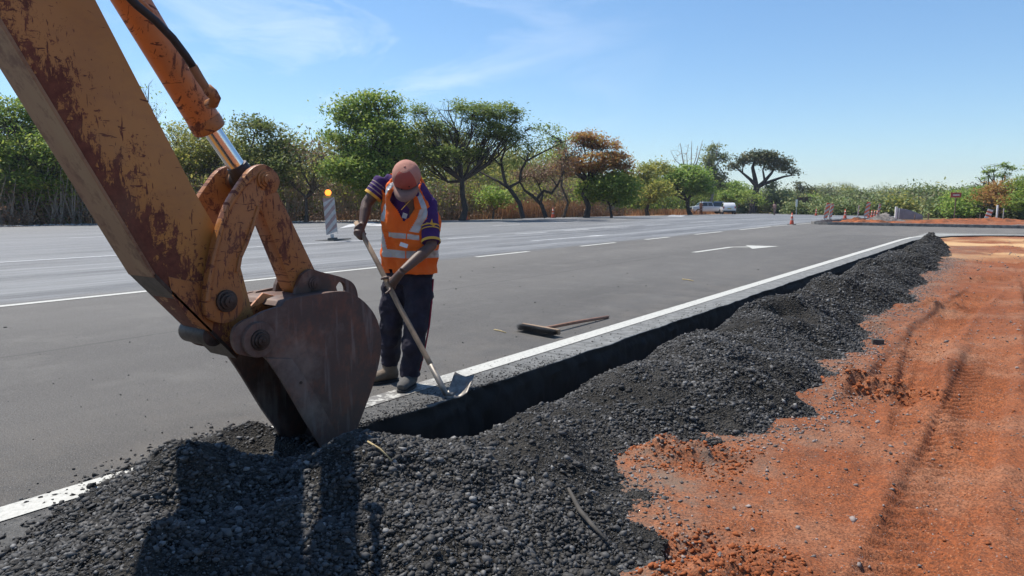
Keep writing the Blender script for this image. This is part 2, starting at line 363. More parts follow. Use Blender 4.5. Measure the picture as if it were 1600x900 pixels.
# painted markings
m = M('road_paint', .7, 0, .4); w1 = m.noise(38, 6, .75); w2 = m.noise(4, 4, .6)
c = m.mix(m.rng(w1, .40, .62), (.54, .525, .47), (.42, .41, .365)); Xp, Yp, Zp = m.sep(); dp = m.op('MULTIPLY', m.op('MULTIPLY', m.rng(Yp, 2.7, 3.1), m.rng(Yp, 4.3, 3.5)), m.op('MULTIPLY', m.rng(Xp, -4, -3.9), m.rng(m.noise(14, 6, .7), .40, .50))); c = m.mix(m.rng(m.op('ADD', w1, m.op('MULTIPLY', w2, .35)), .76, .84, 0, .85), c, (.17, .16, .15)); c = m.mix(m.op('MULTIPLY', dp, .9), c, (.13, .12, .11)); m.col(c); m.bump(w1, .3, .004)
paint = m.m
m = M('worn_paint', .75, 0, .4); w1 = m.noise(12, 6, .75); c = m.mix(m.rng(w1, .38, .62, 0, .75), (.62, .62, .61), (.26, .26, .26)); m.col(c); wpaint = m.m
def strip(pts, w, mat, name='road_marking', dz=.005):
    P = []
    for a, b in zip(pts[:-1], pts[1:]):
        n = max(1, int(math.dist(a, b)/1.5)); P += [(a[0]+(b[0]-a[0])*t/n, a[1]+(b[1]-a[1])*t/n) for t in range(n)]
    P.append(pts[-1]); mb = MB(); V = []
    for i, p in enumerate(P):
        q = P[min(i+1, len(P)-1)]; o = P[max(i-1, 0)]; d = Vector((q[0]-o[0], q[1]-o[1])).normalized()
        for sgn in (-1, 1): x = p[0]-d.y*w/2*sgn; y = p[1]+d.x*w/2*sgn; V.append((x, y, float(gz(p[1]))+dz))
    mb.add(V, [(2*i, 2*i+1, 2*i+3, 2*i+2) for i in range(len(P)-1)])
    return mb
def marking(mb, mat, name='road_marking'):
    o = mb.obj(name, mat, fix=False); tag(o, kind='structure'); return o
marking(strip([(-3.49, -10), (-3.49, 8), (-3.50, 20), (-3.50, 27), (-3.42, 29), (-3.1, 30.8), (-2.55, 32.1), (-1.7, 33.1), (-.6, 33.7), (1.5, 34.1), (7, 34.3)], .165, paint), paint, 'edge_line')
marking(strip([(-10.5, -20), (-10.5, 11)], .16, paint), paint, 'lane_line')
for a, b in ((12.9, 15.1), (17.7, 19.9), (22.0, 24.0), (26.4, 29.4), (31.6, 36.5)):
    marking(strip([(-10.53, a), (-10.56, b)], .16, paint), paint, 'lane_dash')
marking(strip([(-10.6, 37), (-10.35, 41), (-10.2, 45), (-10.4, 70)], .14, paint), paint, 'lane_line')
marking(strip([(-18.0, -10), (-17.9, 16)], .16, wpaint), wpaint, 'lane_line')
marking(strip([(-13.2, 19), (-13.1, 23.2)], .14, wpaint), wpaint, 'lane_dash')
for x, lst in ((-16.3, ((18.4, 20.8), (22.4, 24.6), (26, 28), (29.6, 32), (34, 37), (40, 44), (48, 53))), (-22.6, ((29, 31.5), (35, 37.6), (41, 44), (48, 52), (57, 62))), (-27.4, ((10.8, 12.2), (15, 17.5), (20, 22.5), (27, 30), (35, 38)))):
    for a, b in lst: marking(strip([(x, a), (x+.05, b)], .15, wpaint), wpaint, 'lane_dash')
marking(strip([(-40.5, -30), (-40.2, 17.6), (-35.6, 24.4), (-32.4, 31), (-30.2, 36)], .16, wpaint), wpaint, 'edge_line')
def flat(polys, mat, name='road_arrow', dz=.006):
    mb = MB()
    for p in polys: mb.add([(x, y, float(gz(y))+dz) for x, y in p], [tuple(range(len(p)))])
    return marking(mb, mat, name)
flat([[(-7.02, 17.35), (-6.86, 17.35), (-6.78, 19.9), (-6.94, 19.95)], [(-6.94, 19.95), (-6.78, 19.9), (-6.42, 20.15), (-6.55, 20.4)], [(-6.78, 20.95), (-6.14, 19.55), (-5.86, 21.1)]], paint)
flat([[(-13.35, 22.9), (-12.95, 22.9), (-13.15, 24.6)]], wpaint)
flat([[(-26.323,22.045),(-29.966,25.767),(-33.259,30.406),(-30.258,28.147)], [(-28.803,25.422),(-29.369,28.8),(-26.122,25.163)]], wpaint)
flat([[(-27.79,62.56),(-33.83,77.58),(-30.17,72.92),(-25.99,61.91)]], wpaint)

# kerb of the island at the junction
m = M('kerb_concrete', .85, 0, .3); m.col(m.mix(m.rng(m.noise(6, 5), .35, .65), (.10, .095, .09), (.24, .23, .215))); kerbm = m.m
def kerb(pts, w=.16, h=.15, name='kerb'):
    mb = strip(pts, w, None, dz=h); n = len(mb.v)//2; V = mb.v[:]
    lo = [(x, y, z-h-.06) for x, y, z in V]
    F = mb.f+[(2*i, 2*i+2, 2*n+2*i+2, 2*n+2*i) for i in range(n-1)]+[(2*i+1, 2*i+3, 2*n+2*i+3, 2*n+2*i+1) for i in range(n-1)]+[(0, 1, 2*n+1, 2*n), (2*n-2, 2*n-1, 4*n-1, 4*n-2)]
    k = MB().add(V+lo, F); o = k.obj(name, kerbm, bevel=.012); tag(o, kind='structure'); return o
kerb([(40, 41.15), (3, 41.12), (-8.9, 41.12), (-9.6, 41.4), (-9.95, 42.2), (-10.05, 48), (-10.2, 72)])

# ================================================================ GRAVEL WINDROW
m = M('gravel', .78, 0, .4); r = m.rnd()
ra = m.n('ShaderNodeValToRGB'); e = ra.color_ramp.elements; e[0].color = (.012, .012, .012, 1); e[1].color = (.25, .245, .235, 1)
for p_, c_ in ((.5, (.028, .0268, .0255)), (.82, (.062, .061, .060)), (.965, (.11, .108, .105))): k = e.new(p_); k.color = (*c_, 1)
m.l(r, ra.inputs[0]); m.col(m.mix(m.rng(m.noise(90, 3), .35, .65, 0, .4), ra.outputs[0], (.11, .10, .09))); m.l(m.rng(r, 0, 1, .9, .62), m.b.inputs['Roughness']); m.bump(m.noise(120, 3), .35, .003)
stonem = m.m
m = M('gravel_fines', .95, 0, .2); c = m.mix(m.rng(m.noise(60, 5, .7), .38, .62), (.012, .012, .011), (.052, .046, .038)); c = m.mix(m.rng(m.noise(3, 5, .6), .45, .65, 0, .5), c, (.085, .078, .068)); m.col(c)
m.bump(m.op('ADD', m.noise(55, 5, .7), m.vor(70)), .9, .02); finesm = m.m
def pz(X, Y): 
    h = pile(X, Y); l = piecewise(Y, LB_)+.6*(.07*fbm(X*2.3, Y*2.3, 3)+.13*fbm(X*.2, Y*1.1+4, 3)*sst(2.9, 3.8, Y))
    h = np.where((h > -.1) & (X-l < .10) & (Y > 2.6), h-.10*(1-(X-l)/.10)**2, h)
    return np.where((h < -.1) & (X < l), -.6, h)
def pz2(X, Y): return pz(X, Y)+np.where(pile(X, Y) > -.1, .012*fbm(X*22, Y*22, 3, .7), 0)
V, F = grid(steps((-3.8, -.6, .016)), steps((-1.5, 6, .0165), (6, 13, .03), (13, 28.4, .08)), pz2)
zt = V[:, 2][F]; keep = zt.max(1) > -.15; F = F[keep]
wr = npmesh('gravel_windrow', V, F, finesm, smooth=True); tag(wr, 'long windrow of dark grey gravel heaped beside the trench', 'gravel', kind='stuff')
# stones
ICO_V = []; 
p_ = (1+5**.5)/2
ICO_V = np.array([(-1, p_, 0), (1, p_, 0), (-1, -p_, 0), (1, -p_, 0), (0, -1, p_), (0, 1, p_), (0, -1, -p_), (0, 1, -p_), (p_, 0, -1), (p_, 0, 1), (-p_, 0, -1), (-p_, 0, 1)])/math.sqrt(1+p_*p_)
ICO_F = np.array([(0, 11, 5), (0, 5, 1), (0, 1, 7), (0, 7, 10), (0, 10, 11), (1, 5, 9), (5, 11, 4), (11, 10, 2), (10, 7, 6), (7, 1, 8), (3, 9, 4), (3, 4, 2), (3, 2, 6), (3, 6, 8), (3, 8, 9), (4, 9, 5), (2, 4, 11), (6, 2, 10), (8, 6, 7), (9, 8, 1)])
OCT_V = np.array([(1, 0, 0), (-1, 0, 0), (0, 1, 0), (0, -1, 0), (0, 0, 1), (0, 0, -1)], float)
OCT_F = np.array([(0, 2, 4), (2, 1, 4), (1, 3, 4), (3, 0, 4), (2, 0, 5), (1, 2, 5), (3, 1, 5), (0, 3, 5)])
def stones(C, R, lo=False):
    n = len(C); BV, BF = (OCT_V, OCT_F) if lo else (ICO_V, ICO_F); k = len(BV)
    sc = np.stack([rng.uniform(.75, 1.35, n), rng.uniform(.6, 1.0, n), rng.uniform(.42, .8, n)], -1)*R[:, None]
    P = BV[None]*rng.uniform(.62, 1.22, (n, k, 1))+rng.normal(0, .15, (n, k, 3)); P = P*sc[:, None, :]
    a, b, c = rng.uniform(0, 6.28, n), rng.normal(0, .5, n), rng.uniform(0, 6.28, n)
    def rot(P, t, i, j):
        Q = P.copy(); co = np.cos(t)[:, None]; si = np.sin(t)[:, None]; Q[..., i] = P[..., i]*co-P[..., j]*si; Q[..., j] = P[..., i]*si+P[..., j]*co; return Q
    P = rot(P, c, 0, 1); P = rot(P, b, 1, 2); P = rot(P, a, 0, 1)
    P = P+C[:, None, :]
    return P.reshape(-1, 3), (BF[None]+np.arange(n)[:, None, None]*k).reshape(-1, 3)
def scatter(n, x0, x1, y0, y1, r0, r1, zf, cond=None, lo=False, sink=.25, pw=2.2):
    x = rng.uniform(x0, x1, n); y = rng.uniform(y0, y1, n); z = zf(x, y); r = r0+(r1-r0)*rng.random(n)**pw
    ok = z > -.12
    if cond is not None: ok &= cond(x, y)
    x, y, z, r = x[ok], y[ok], z[ok], r[ok]
    return stones(np.stack([x, y, z+r*(.5-sink)], -1), r, lo)
def merge(parts):
    Vs, Fs, o = [], [], 0
    for v, f in parts: Vs.append(v); Fs.append(f+o); o += len(v)
    return np.concatenate(Vs), np.concatenate(Fs)
cl = lambda s: (lambda x, y: fbm(x*2.2+s, y*2.2, 4)+rng.normal(0, .12, len(x)) > -.02)
ps_ = [scatter(95000, -3.8, -.8, .4, 4.2, .0035, .018, pz, cl(3), pw=2.6), scatter(3500, -3.8, -.8, .4, 6, .012, .026, pz, None, pw=2), scatter(60000, -3.7, -.8, .4, 4.6, .003, .006, pz, None, True, pw=1), scatter(30000, -3.7, -.8, .4, 4.2, .003, .008, pz, lo=True, pw=1), scatter(30000, -3.8, -.8, .4, 6, .005, .015, pz, cl(8), True),
       scatter(56000, -2.7, -.8, 4.2, 8, .005, .021, pz, cl(3), pw=3), scatter(40000, -2.7, -.8, 4.2, 8, .004, .009, pz, None, True, pw=1), scatter(22000, -2.8, -1, 8, 14, .010, .026, pz, lo=True), scatter(30000, -2.8, -1.1, 14, 28, .010, .030, pz, lo=True)]
V, F = merge(ps_); st = npmesh('gravel_stones', V, F, stonem); tag(st, 'loose grey crushed stones covering the gravel windrow', 'gravel stones', kind='stuff')
# spilled stones on the red soil and crumbs on the pavement
def spill(x, y):
    d = x-piecewise(y, RB); return rng.random(len(x)) < np.exp(-np.abs(d)/.14)*np.where(d>0,1,.5)+.02*np.exp(-np.abs(d)/.6)
sm = [scatter(130000, -2.2, .3, .8, 20, .003, .015, soil, spill, True, pw=2), scatter(9000, -1.6, 3, 1, 12, .0025, .010, soil, None, True, pw=3), scatter(500, -1, 3, 1.5, 14, .008, .02, soil, None, False, pw=3), scatter(1500, -1, 8, 8, 30, .008, .03, soil, None, True, pw=2)]
V, F = merge(sm)
m = M('soil_pebbles', .85, 0, .3); m.col(m.mix(m.rnd(), (.07, .06, .055), (.34, .28, .25))); pb = npmesh('pebbles', V, F, m.m); tag(pb, 'scattered grey pebbles lying on the red soil', 'pebbles', kind='stuff')
zero = lambda x, y: x*0+.0
def edgec(x, y): return rng.random(len(x)) < np.exp(-np.abs(x+3.14)/.12)*np.clip(1.3-np.abs(y-3.2)/1.8, .05, 1)
def pilec(x, y): return rng.random(len(x)) < .8*np.exp(-np.abs(x-piecewise(y, LB_))/.07)
cr_ = [scatter(30000, -3.7, -3.12, 2.3, 9, .002, .011, zero, edgec, True, pw=2), scatter(9000, -4.1, -3.0, .5, 2.75, .003, .018, zero, pilec, False, pw=2), scatter(420, -6, -3.1, 1, 8, .002, .010, zero, None, True, pw=3), scatter(70, -9, -3.1, 1.5, 16, .006, .018, zero, None, False, pw=3)]
V, F = merge(cr_); cb = npmesh('road_crumbs', V, F, stonem); tag(cb, 'dark crumbs of broken asphalt strewn along the pavement edge', 'rubble', kind='stuff')
cl_ = [scatter(1500, -1.4, -.35, 5.3, 6.1, .005, .022, soil, lambda x, y: np.hypot((x+.86)/.4, (y-5.72)/.2) < 1+rng.normal(0, .2, len(x)), False), scatter(2600, -1.3, -.5, 2.2, 2.9, .003, .015, soil, lambda x, y: np.hypot((x+.88)/.3, (y-2.52)/.3) < 1+rng.normal(0, .2, len(x)), False), scatter(900, -1.8, -1.1, 3.3, 3.9, .004, .014, soil, None, False), scatter(2600, -1.6, 3, 1.5, 12, .004, .014, soil, None, True, pw=3)]
V, F = merge(cl_); m = M('soil_clods', .95, 0, .1); m.col(m.mix(m.rnd(), (.20, .062, .026), (.36, .115, .045))); cd = npmesh('soil_clods', V, F, m.m); tag(cd, 'crumbled clods of bright red earth on the ground', 'clods', kind='stuff')

# mounds of excavated soil on the island
def mound(cx, cy, L_, w, h, mat, label, name='soil_mound', sd=0):
    xs = np.linspace(-L_/2, L_/2, 70); ys = np.linspace(-w/2, w/2, 36)
    def zf(X, Y):
        r = 1-np.sqrt((2*X/L_)**2+(2*Y/w)**2); r = r+.25*fbm(X*2+sd, Y*2, 4); return h*np.clip(r, -.3, 1)*(1+.6*fbm(X*4+sd, Y*4, 4, .65))
    V, F = grid(xs, ys, zf); V[:, 0] += cx; V[:, 1] += cy; V[:, 2] += gz(cy)+.02
    o = npmesh(name, V, F, mat, smooth=True); tag(o, label, 'mound'); return o
m = M('red_earth', .95, 0, .1); m.col(m.mix(m.rng(m.noise(2, 6, .7), .38, .62), (.09, .045, .03), (.36, .12, .05))); m.bump(m.noise(12, 5), .7, .05); redm = m.m
m = M('grey_rubble', .9, 0, .2); m.col(m.mix(m.rng(m.noise(3, 6, .7), .38, .62), (.08, .075, .07), (.24, .21, .19))); m.bump(m.noise(12, 5), .7, .05); rubm = m.m
mound(-7.6, 43.6, 4.2, 1.8, .30, redm, 'low mound of red and brown earth behind the rounded kerb tip', sd=1)
mound(-4.2, 47, 5, 2.2, .16, redm, 'flat ridge of orange earth in the middle of the island', sd=5)
mound(2.5, 46.5, 7, 2.0, .2, rubm, 'grey rubble heap at the right end of the island', 'rubble_mound', sd=9)
mound(-7.8, 52, 2.6, 2, .5, rubm, 'small dark heap of asphalt millings beside the striped panel', 'rubble_mound', sd=13)
mound(-2.5, 58, 9, 3, .26, redm, 'long bank of red soil at the back of the island', sd=17)
mound(6.5, 51, 8, 3, .26, redm, 'red soil bank near the dry grass on the right', sd=21)

# ================================================================ EXCAVATOR ARM
def paintmat(name, base, base2, worn, chip=(.085, .030, .018), amt=.5, ygrad=None):
    m = M(name, .5, 0, .4); X, Y, Z = m.sep()
    c = m.mix(m.rng(m.noise(2.5, 4), .35, .65), base, base2)
    c = m.mix(m.rng(m.noise(14, 6, .7, (1, .6, 1)), .50, .68, 0, .35), c, worn)
    lo = 0.0
    blot = m.noise(5.5, 9, .74); fine = m.noise(30, 7, .7)
    if ygrad is not None: g = m.op('ADD', m.op('MULTIPLY', m.rng(Z, 1.75, 1.2, 0, .05), m.rng(m.noise(1.6, 3), .40, .60)), m.rng(m.op('ADD', m.op('MULTIPLY', Y, ygrad[0]), m.op('MULTIPLY', Z, ygrad[1])), ygrad[2], ygrad[3], .0, .18))
    else: g = amt*.12
    hat = m.op('MAXIMUM', m.noise(1.0, 5, .6, (1, 60, 9), (rad(28), 0, 0), .5), m.op('MAXIMUM', m.noise(1.0, 5, .6, (1, 12, 55), (rad(-14), 0, 0), .6), m.noise(1.0, 5, .6, (1, 48, 10), (rad(-52), 0, 0), .5)))
    b1 = m.rng(m.op('ADD', m.noise(8, 10, .8, (1, 1.6, .7), (rad(20), 0, 0), .4), g), .635, .655)
    b2 = m.rng(m.op('ADD', fine, m.op('MULTIPLY', g, .8)), .665, .69, 0, .95)
    b3 = m.rng(m.op('ADD', hat, m.op('MULTIPLY', g, .55)), .668, .685)
    k = m.op('MAXIMUM', m.op('MAXIMUM', b1, b2), b3)
    c = m.mix(k, c, m.mix(m.rng(fine, .3, .7), chip, tuple(x*2.0 for x in chip)))
    c = m.mix(m.rng(m.noise(3.3, 5), .55, .75, 0, .30), c, (.17, .12, .08))
    m.col(c); m.l(m.rng(k, 0, 1, .42, .85), m.b.inputs['Roughness']); m.bump(k, -.35, .0025)
    return m.m
orange = paintmat('worn_orange_paint', (.43, .20, .048), (.36, .16, .038), (.27, .115, .045), ygrad=(-.86, -.50, -2.13, -1.86))
orange2 = paintmat('orange_paint', (.52, .195, .065), (.44, .155, .05), (.33, .12, .05), amt=.55)
linkp = paintmat('link_orange_paint', (.38, .155, .042), (.30, .115, .034), (.20, .085, .04), amt=.75)
m = M('rubbed_steel', .6, .25, .4); c = m.mix(m.rng(m.noise(4, 6, .6, (1, .4, .4)), .35, .65), (.30, .20, .11), (.24, .13, .075)); c = m.mix(m.rng(m.noise(9, 7, .7), .50, .62, 0, .7), c, (.12, .05, .03)); m.col(c); rubbed = m.m
m = M('bucket_rust', .72, .25, .35); c = m.mix(m.rng(m.noise(3, 6, .65), .35, .65), (.070, .050, .043), (.125, .078, .062)); c = m.mix(m.rng(m.noise(7, 8, .72), .48, .66, 0, .8), c, (.19, .085, .055)); c = m.mix(m.rng(m.noise(1, 4, .6, (1, 18, 2), (rad(25), 0, 0)), .56, .7, 0, .6), c, (.24, .20, .18)); c = m.mix(m.rng(m.noise(2.2, 6, .7), .50, .68, 0, .6), c, (.26, .20, .165)); m.col(c); m.bump(m.noise(40, 5, .7), .25, .003); m.l(m.rng(m.noise(6, 5), .35, .65, .5, .85), m.b.inputs['Roughness']); brust = m.m
greasy = simple('greasy_steel', (.05, .038, .032), .5, .5, .5, 22, .2)
pinm = simple('pin_steel', (.12, .07, .05), .5, .6, .4, 20, .2)
m = M('chrome_rod', .16, 1.0); m.col((.78, .76, .74)); m.l(m.rng(m.noise(60, 3, .6, (1, 1, 1)), .4, .6, .12, .24), m.b.inputs['Roughness']); chrome = m.m
hosem = simple('hose_rubber', (.018, .017, .017), .55, 0, .3, 60, .3)
ex = empty('excavator_arm', (-3.14, 1.9, 0)); tag(ex, 'worn orange excavator arm with its rusty bucket digging into the gravel', 'excavator')
def xp(o): adopt(ex, o); return o
NS = [(1.031,2),(1.523,1.04),(1.641,0.871),(1.786,0.708),(1.903,0.601),(1.995,0.611),(2.015,0.729),(1.974,0.887),(1.929,1.083),(1.839,1.193),(1.732,1.384),(1.364,2.132)]
A0, A1, AT_, AU = Vector(NS[0]), Vector(NS[1]), Vector(NS[-1]), Vector(NS[-2])
d1 = (A0-A1).normalized(); d2 = (AT_-AU).normalized()
poly = [tuple(A0+d1*1.35)]+NS+[tuple(AT_+d2*1.0)]
mb = MB().prism(poly, -3.245, -3.04)
stick = xp(mb.obj('stick', orange, bevel=.006, smooth=True))
# bare rubbed plate along the belly of the stick
def plate_along(p, q, nrm, t, x0, x1, name, mat, ext=0):
    p, q = Vector(p), Vector(q); d = (q-p).normalized(); n = Vector(nrm).normalized()
    return MB().prism([tuple(p), tuple(q), tuple(q+n*t), tuple(p+n*t)], x0, x1).obj(name, mat, bevel=.003)
nb = Vector((-(A0-A1).y, (A0-A1).x)).normalized()
if nb.x > 0: nb = -nb
bl = plate_along(A0+d1*1.35, A1+(A1-A0)*.02, nb, .014, -3.262, -3.034, 'belly_plate', rubbed); adopt(stick, bl) if False else None
bl.parent = ex; bl.matrix_parent_inverse = Matrix.Translation(-Vector(ex.location))
b2 = plate_along(Vector(NS[1])+Vector((.003, -.004)), NS[4], (-.7, -.7), .016, -3.262, -3.034, 'nose_plate', greasy); xp(b2)
# boss under the nose
bs = [(1.791,0.72)][0]; xp(MB().cyl((-3.27, bs[0], bs[1]), (-3.05, bs[0], bs[1]), .055, 20).obj('nose_boss', greasy, smooth=True, bevel=.004))
# weld seam patch plate low on the stick
wp = [(1.583,1.015),(1.693,0.982),(1.834,0.981),(1.772,0.735),(1.682,0.793),(1.595,0.929)]; xp(MB().prism(wp, -3.034, -3.040+.001).obj('repair_plate', linkp, bevel=.002))

def pinset(yz, x, r, parent, mat=pinm, d=.03):
    """stepped pin end with collar and centre hole, seen on the near face"""
    y, z = yz; mb = MB()
    mb.cyl((x-.01, y, z), (x+d*.35, y, z), r, 28); mb.cyl((x+d*.35, y, z), (x+d*.7, y, z), r*.78, 28, r2=r*.74); mb.cyl((x+d*.7, y, z), (x+d, y, z), r*.52, 24)
    mb.cyl((x+d, y, z), (x+d+.004, y, z), r*.2, 6)
    o = mb.obj('pin', mat, bevel=.002, smooth=True); o.parent = ex; o.matrix_parent_inverse = Matrix.Translation(-Vector(ex.location)); return o
PA, PB, PD = [(1.821,0.884),(2.06,1.445),(1.937,0.69)]; PC = [(2.386,0.905)][0]
# idler links: curved plates either side of the stick
IL = crv([(1.719,0.872),(1.734,0.982),(1.763,1.096),(1.8,1.211),(1.852,1.327),(1.915,1.415),(1.986,1.494),(2.057,1.518),(2.119,1.486),(2.142,1.437),(2.114,1.387),(2.056,1.362),(2.021,1.295),(1.985,1.217),(1.943,1.13),(1.907,1.075),(1.893,0.997),(1.908,0.904),(1.911,0.843),(1.861,0.788),(1.792,0.782),(1.734,0.817)])
for x0, x1 in ((-3.025, -2.985), (-3.30, -3.26)):
    l = MB().prism(IL, x0, x1).obj('idler_link', linkp, bevel=.006, smooth=True); xp(l)
# raised flange following the near idler link
fl = [(1.73,0.895),(1.744,0.982),(1.772,1.09),(1.81,1.205),(1.858,1.315),(1.921,1.397),(1.992,1.464)]
xp(MB().tube([(-2.984, a, b) for a, b in fl], .013, 10).obj('idler_flange', linkp, smooth=True))
fl = [(2.015,1.32),(1.979,1.229),(1.937,1.14),(1.904,1.082),(1.887,1.013)]
xp(MB().tube([(-2.984, a, b) for a, b in fl], .010, 10).obj('idler_flange', linkp, smooth=True))
pinset(PA, -2.985, .052, ex, greasy, .04); pinset(PB, -2.985, .048, ex, linkp, .03)
mb = MB().cyl((-3.30, PB[0], PB[1]), (-2.99, PB[0], PB[1]), .028, 20); mb.cyl((-3.26, PB[0], PB[1]), (-3.215, PB[0], PB[1]), .045, 20); mb.cyl((-3.07, PB[0], PB[1]), (-3.025, PB[0], PB[1]), .045, 20); xp(mb.obj('cross_pin', rubbed, smooth=True, bevel=.002))
# bucket link: box section from the cross pin down to the ears
BLK = crv([(2.087,1.331),(2.061,1.387),(2.085,1.444),(2.144,1.458),(2.193,1.401),(2.433,0.937),(2.443,0.867),(2.382,0.831),(2.285,0.862),(2.241,0.954)], 4, (0, 5, 9))
xp(MB().prism(BLK, -3.20, -3.09).obj('bucket_link', linkp, bevel=.006, smooth=True))
# bucket
BK = [(1.812,0.696),(1.822,0.755),(1.863,0.785),(1.92,0.798),(1.991,0.82),(2.082,0.833),(2.105,0.856),(2.165,0.865),(2.315,0.868),(2.441,0.868),(2.524,0.849),(2.617,0.79),(2.69,0.708),(2.726,0.619),(2.732,0.514),(2.704,0.401),(2.647,0.275),(2.576,0.152),(2.502,0.025),(2.454,-0.056),(2.422,-0.068),(2.342,-0.008),(2.283,0.087),(2.206,0.211),(2.116,0.378),(2.044,0.504),(1.976,0.597),(1.894,0.615),(1.838,0.64)]
BKC = crv(BK, 3, (5, 6, 20))
bk = xp(MB().prism(BKC, -2.955, -2.93).obj('bucket', brust, bevel=.003, smooth=True))
def bpart(o): o.parent = bk; o.matrix_parent_inverse = Matrix.Identity(4); return o
bpart(MB().prism(BKC, -3.335, -3.31).obj('side_plate', brust, bevel=.003, smooth=True))
sh = BKC[15:61]; mb = MB(); n = len(sh)
cen = Vector((sum(p[0] for p in sh)/n, sum(p[1] for p in sh)/n))
V = []
for x in (-3.312, -2.953):
    for s_ in (.985, .945):
        for p in sh: q = cen+(Vector(p)-cen)*s_; V.append((x, q.x, q.y))
F = []
for i in range(n-1):
    F += [(i, i+1, 2*n+i+1, 2*n+i), (n+i+1, n+i, 3*n+i, 3*n+i+1), (i+1, i, n+i, n+i+1), (2*n+i, 2*n+i+1, 3*n+i+1, 3*n+i)]
F += [(0, 2*n, 3*n, n), (n-1, 2*n-1, 4*n-1, 3*n-1)]
bpart(mb.add(V, F).obj('shell', brust, smooth=True))
# side cutter strip with bolt holes, teeth
sc_ = [(2.121,0.564),(1.973,0.595),(2.067,0.445),(2.194,0.209),(2.289,0.041),(2.351,-0.009),(2.422,0.034),(2.287,0.295),(2.204,0.436)]
bpart(MB().prism(sc_, -2.93, -2.916).obj('side_cutter', brust, bevel=.004, smooth=True))
for px_ in [(2.321,0.065),(2.166,0.432)]: bpart(MB().cyl((-2.92, px_[0], px_[1]), (-2.912, px_[0], px_[1]), .008, 12).obj('bolt', greasy))
tp = Vector([(2.55,-0.108)][0]); td = Vector([(2.422,-0.068)][0])
for i in range(4):
    x = -2.95-.117*i; a = Vector(BK[20]); dr_ = (Vector(BK[20])-Vector(BK[17])).normalized()
    b = a+dr_*.10; nn = Vector((-dr_.y, dr_.x))
    p = [a-dr_*.05+nn*.018, a-dr_*.05-nn*.022, b-nn*.006, b]
    bpart(MB().prism([tuple(q) for q in p], x-.048, x+.0).obj('tooth', greasy, bevel=.004))
mb = MB(); mb.cyl((-2.955, PD[0], PD[1]), (-2.905, PD[0], PD[1]), .085, 32)
bpart(mb.obj('boss', brust, bevel=.006, smooth=True)); mb = MB(); mb.cyl((-3.37, PD[0], PD[1]), (-2.96, PD[0], PD[1]), .04, 20); bpart(mb.obj('hinge_pin', greasy, smooth=True))
pinset(PD, -2.905, .05, ex, greasy, .03)
# ears with lifting eye
ER = [(2.244,0.802),(2.272,0.9),(2.307,0.957),(2.365,0.983),(2.431,0.964),(2.552,0.929),(2.638,0.892),(2.674,0.845),(2.686,0.785),(2.615,0.786),(2.416,0.809)]
ER = crv(ER, 3, (0, 1, 8, 9, 10))
HO = crv([(2.528,0.871),(2.556,0.9),(2.587,0.886),(2.599,0.853),(2.585,0.836),(2.54,0.848)], 3)
def plate_with_hole(poly, hole, x0, x1, name, mat):
    me = bpy.data.meshes.new(name); bm = bmesh.new()
    def loop(P, x): vs = [bm.verts.new((x, p[0], p[1])) for p in P]; return vs, [bm.edges.new((vs[i], vs[(i+1) % len(vs)])) for i in range(len(vs))]
    vo, eo = loop(poly, x1); vh, eh = loop(hole, x1)
    bmesh.ops.triangle_fill(bm, use_beauty=True, use_dissolve=False, edges=eo+eh)
    r_ = bmesh.ops.extrude_face_region(bm, geom=bm.faces[:]); bmesh.ops.translate(bm, vec=(x0-x1, 0, 0), verts=[v for v in r_['geom'] if isinstance(v, bmesh.types.BMVert)])
    bmesh.ops.recalc_face_normals(bm, faces=bm.faces); bm.to_mesh(me); bm.free(); me.materials.append(mat)
    o = bpy.data.objects.new(name, me); COL.objects.link(o); return o
for x0, x1 in ((-3.085, -3.06), (-3.26, -3.235)):
    bpart(xp(plate_with_hole(ER, HO, x0, x1, 'ear', brust)))
pinset(PC, -3.06, .040, ex, brust, .02); xp(MB().cyl((-3.27, PC[0], PC[1]), (-3.07, PC[0], PC[1]), .026, 18).obj('link_pin', greasy, smooth=True))
# sunlit stop plate with dents and the gusset behind it
SP = [(-3.117,2.016,0.728),(-3.102,2.014,0.813),(-3.104,2.099,0.881),(-3.099,2.174,0.857),(-3.148,2.172,0.756),(-3.144,2.096,0.733)]
V = [Vector(p) for p in SP]; nrm = (V[1]-V[0]).cross(V[3]-V[0]).normalized()*.012
bpart(MB().add([*V, *[p+nrm for p in V]], [tuple(range(6)), tuple(range(11, 5, -1))]+[(i, (i+1) % 6, 6+(i+1) % 6, 6+i) for i in range(6)]).obj('stop_plate', orange2, bevel=.002))
GP = [(2.118,0.77),(2.128,0.824),(2.176,0.869),(2.287,0.879),(2.332,0.8),(2.328,0.729),(2.207,0.711)]; bpart(MB().prism(GP, -3.30, -3.275).obj('gusset', brust, bevel=.003))
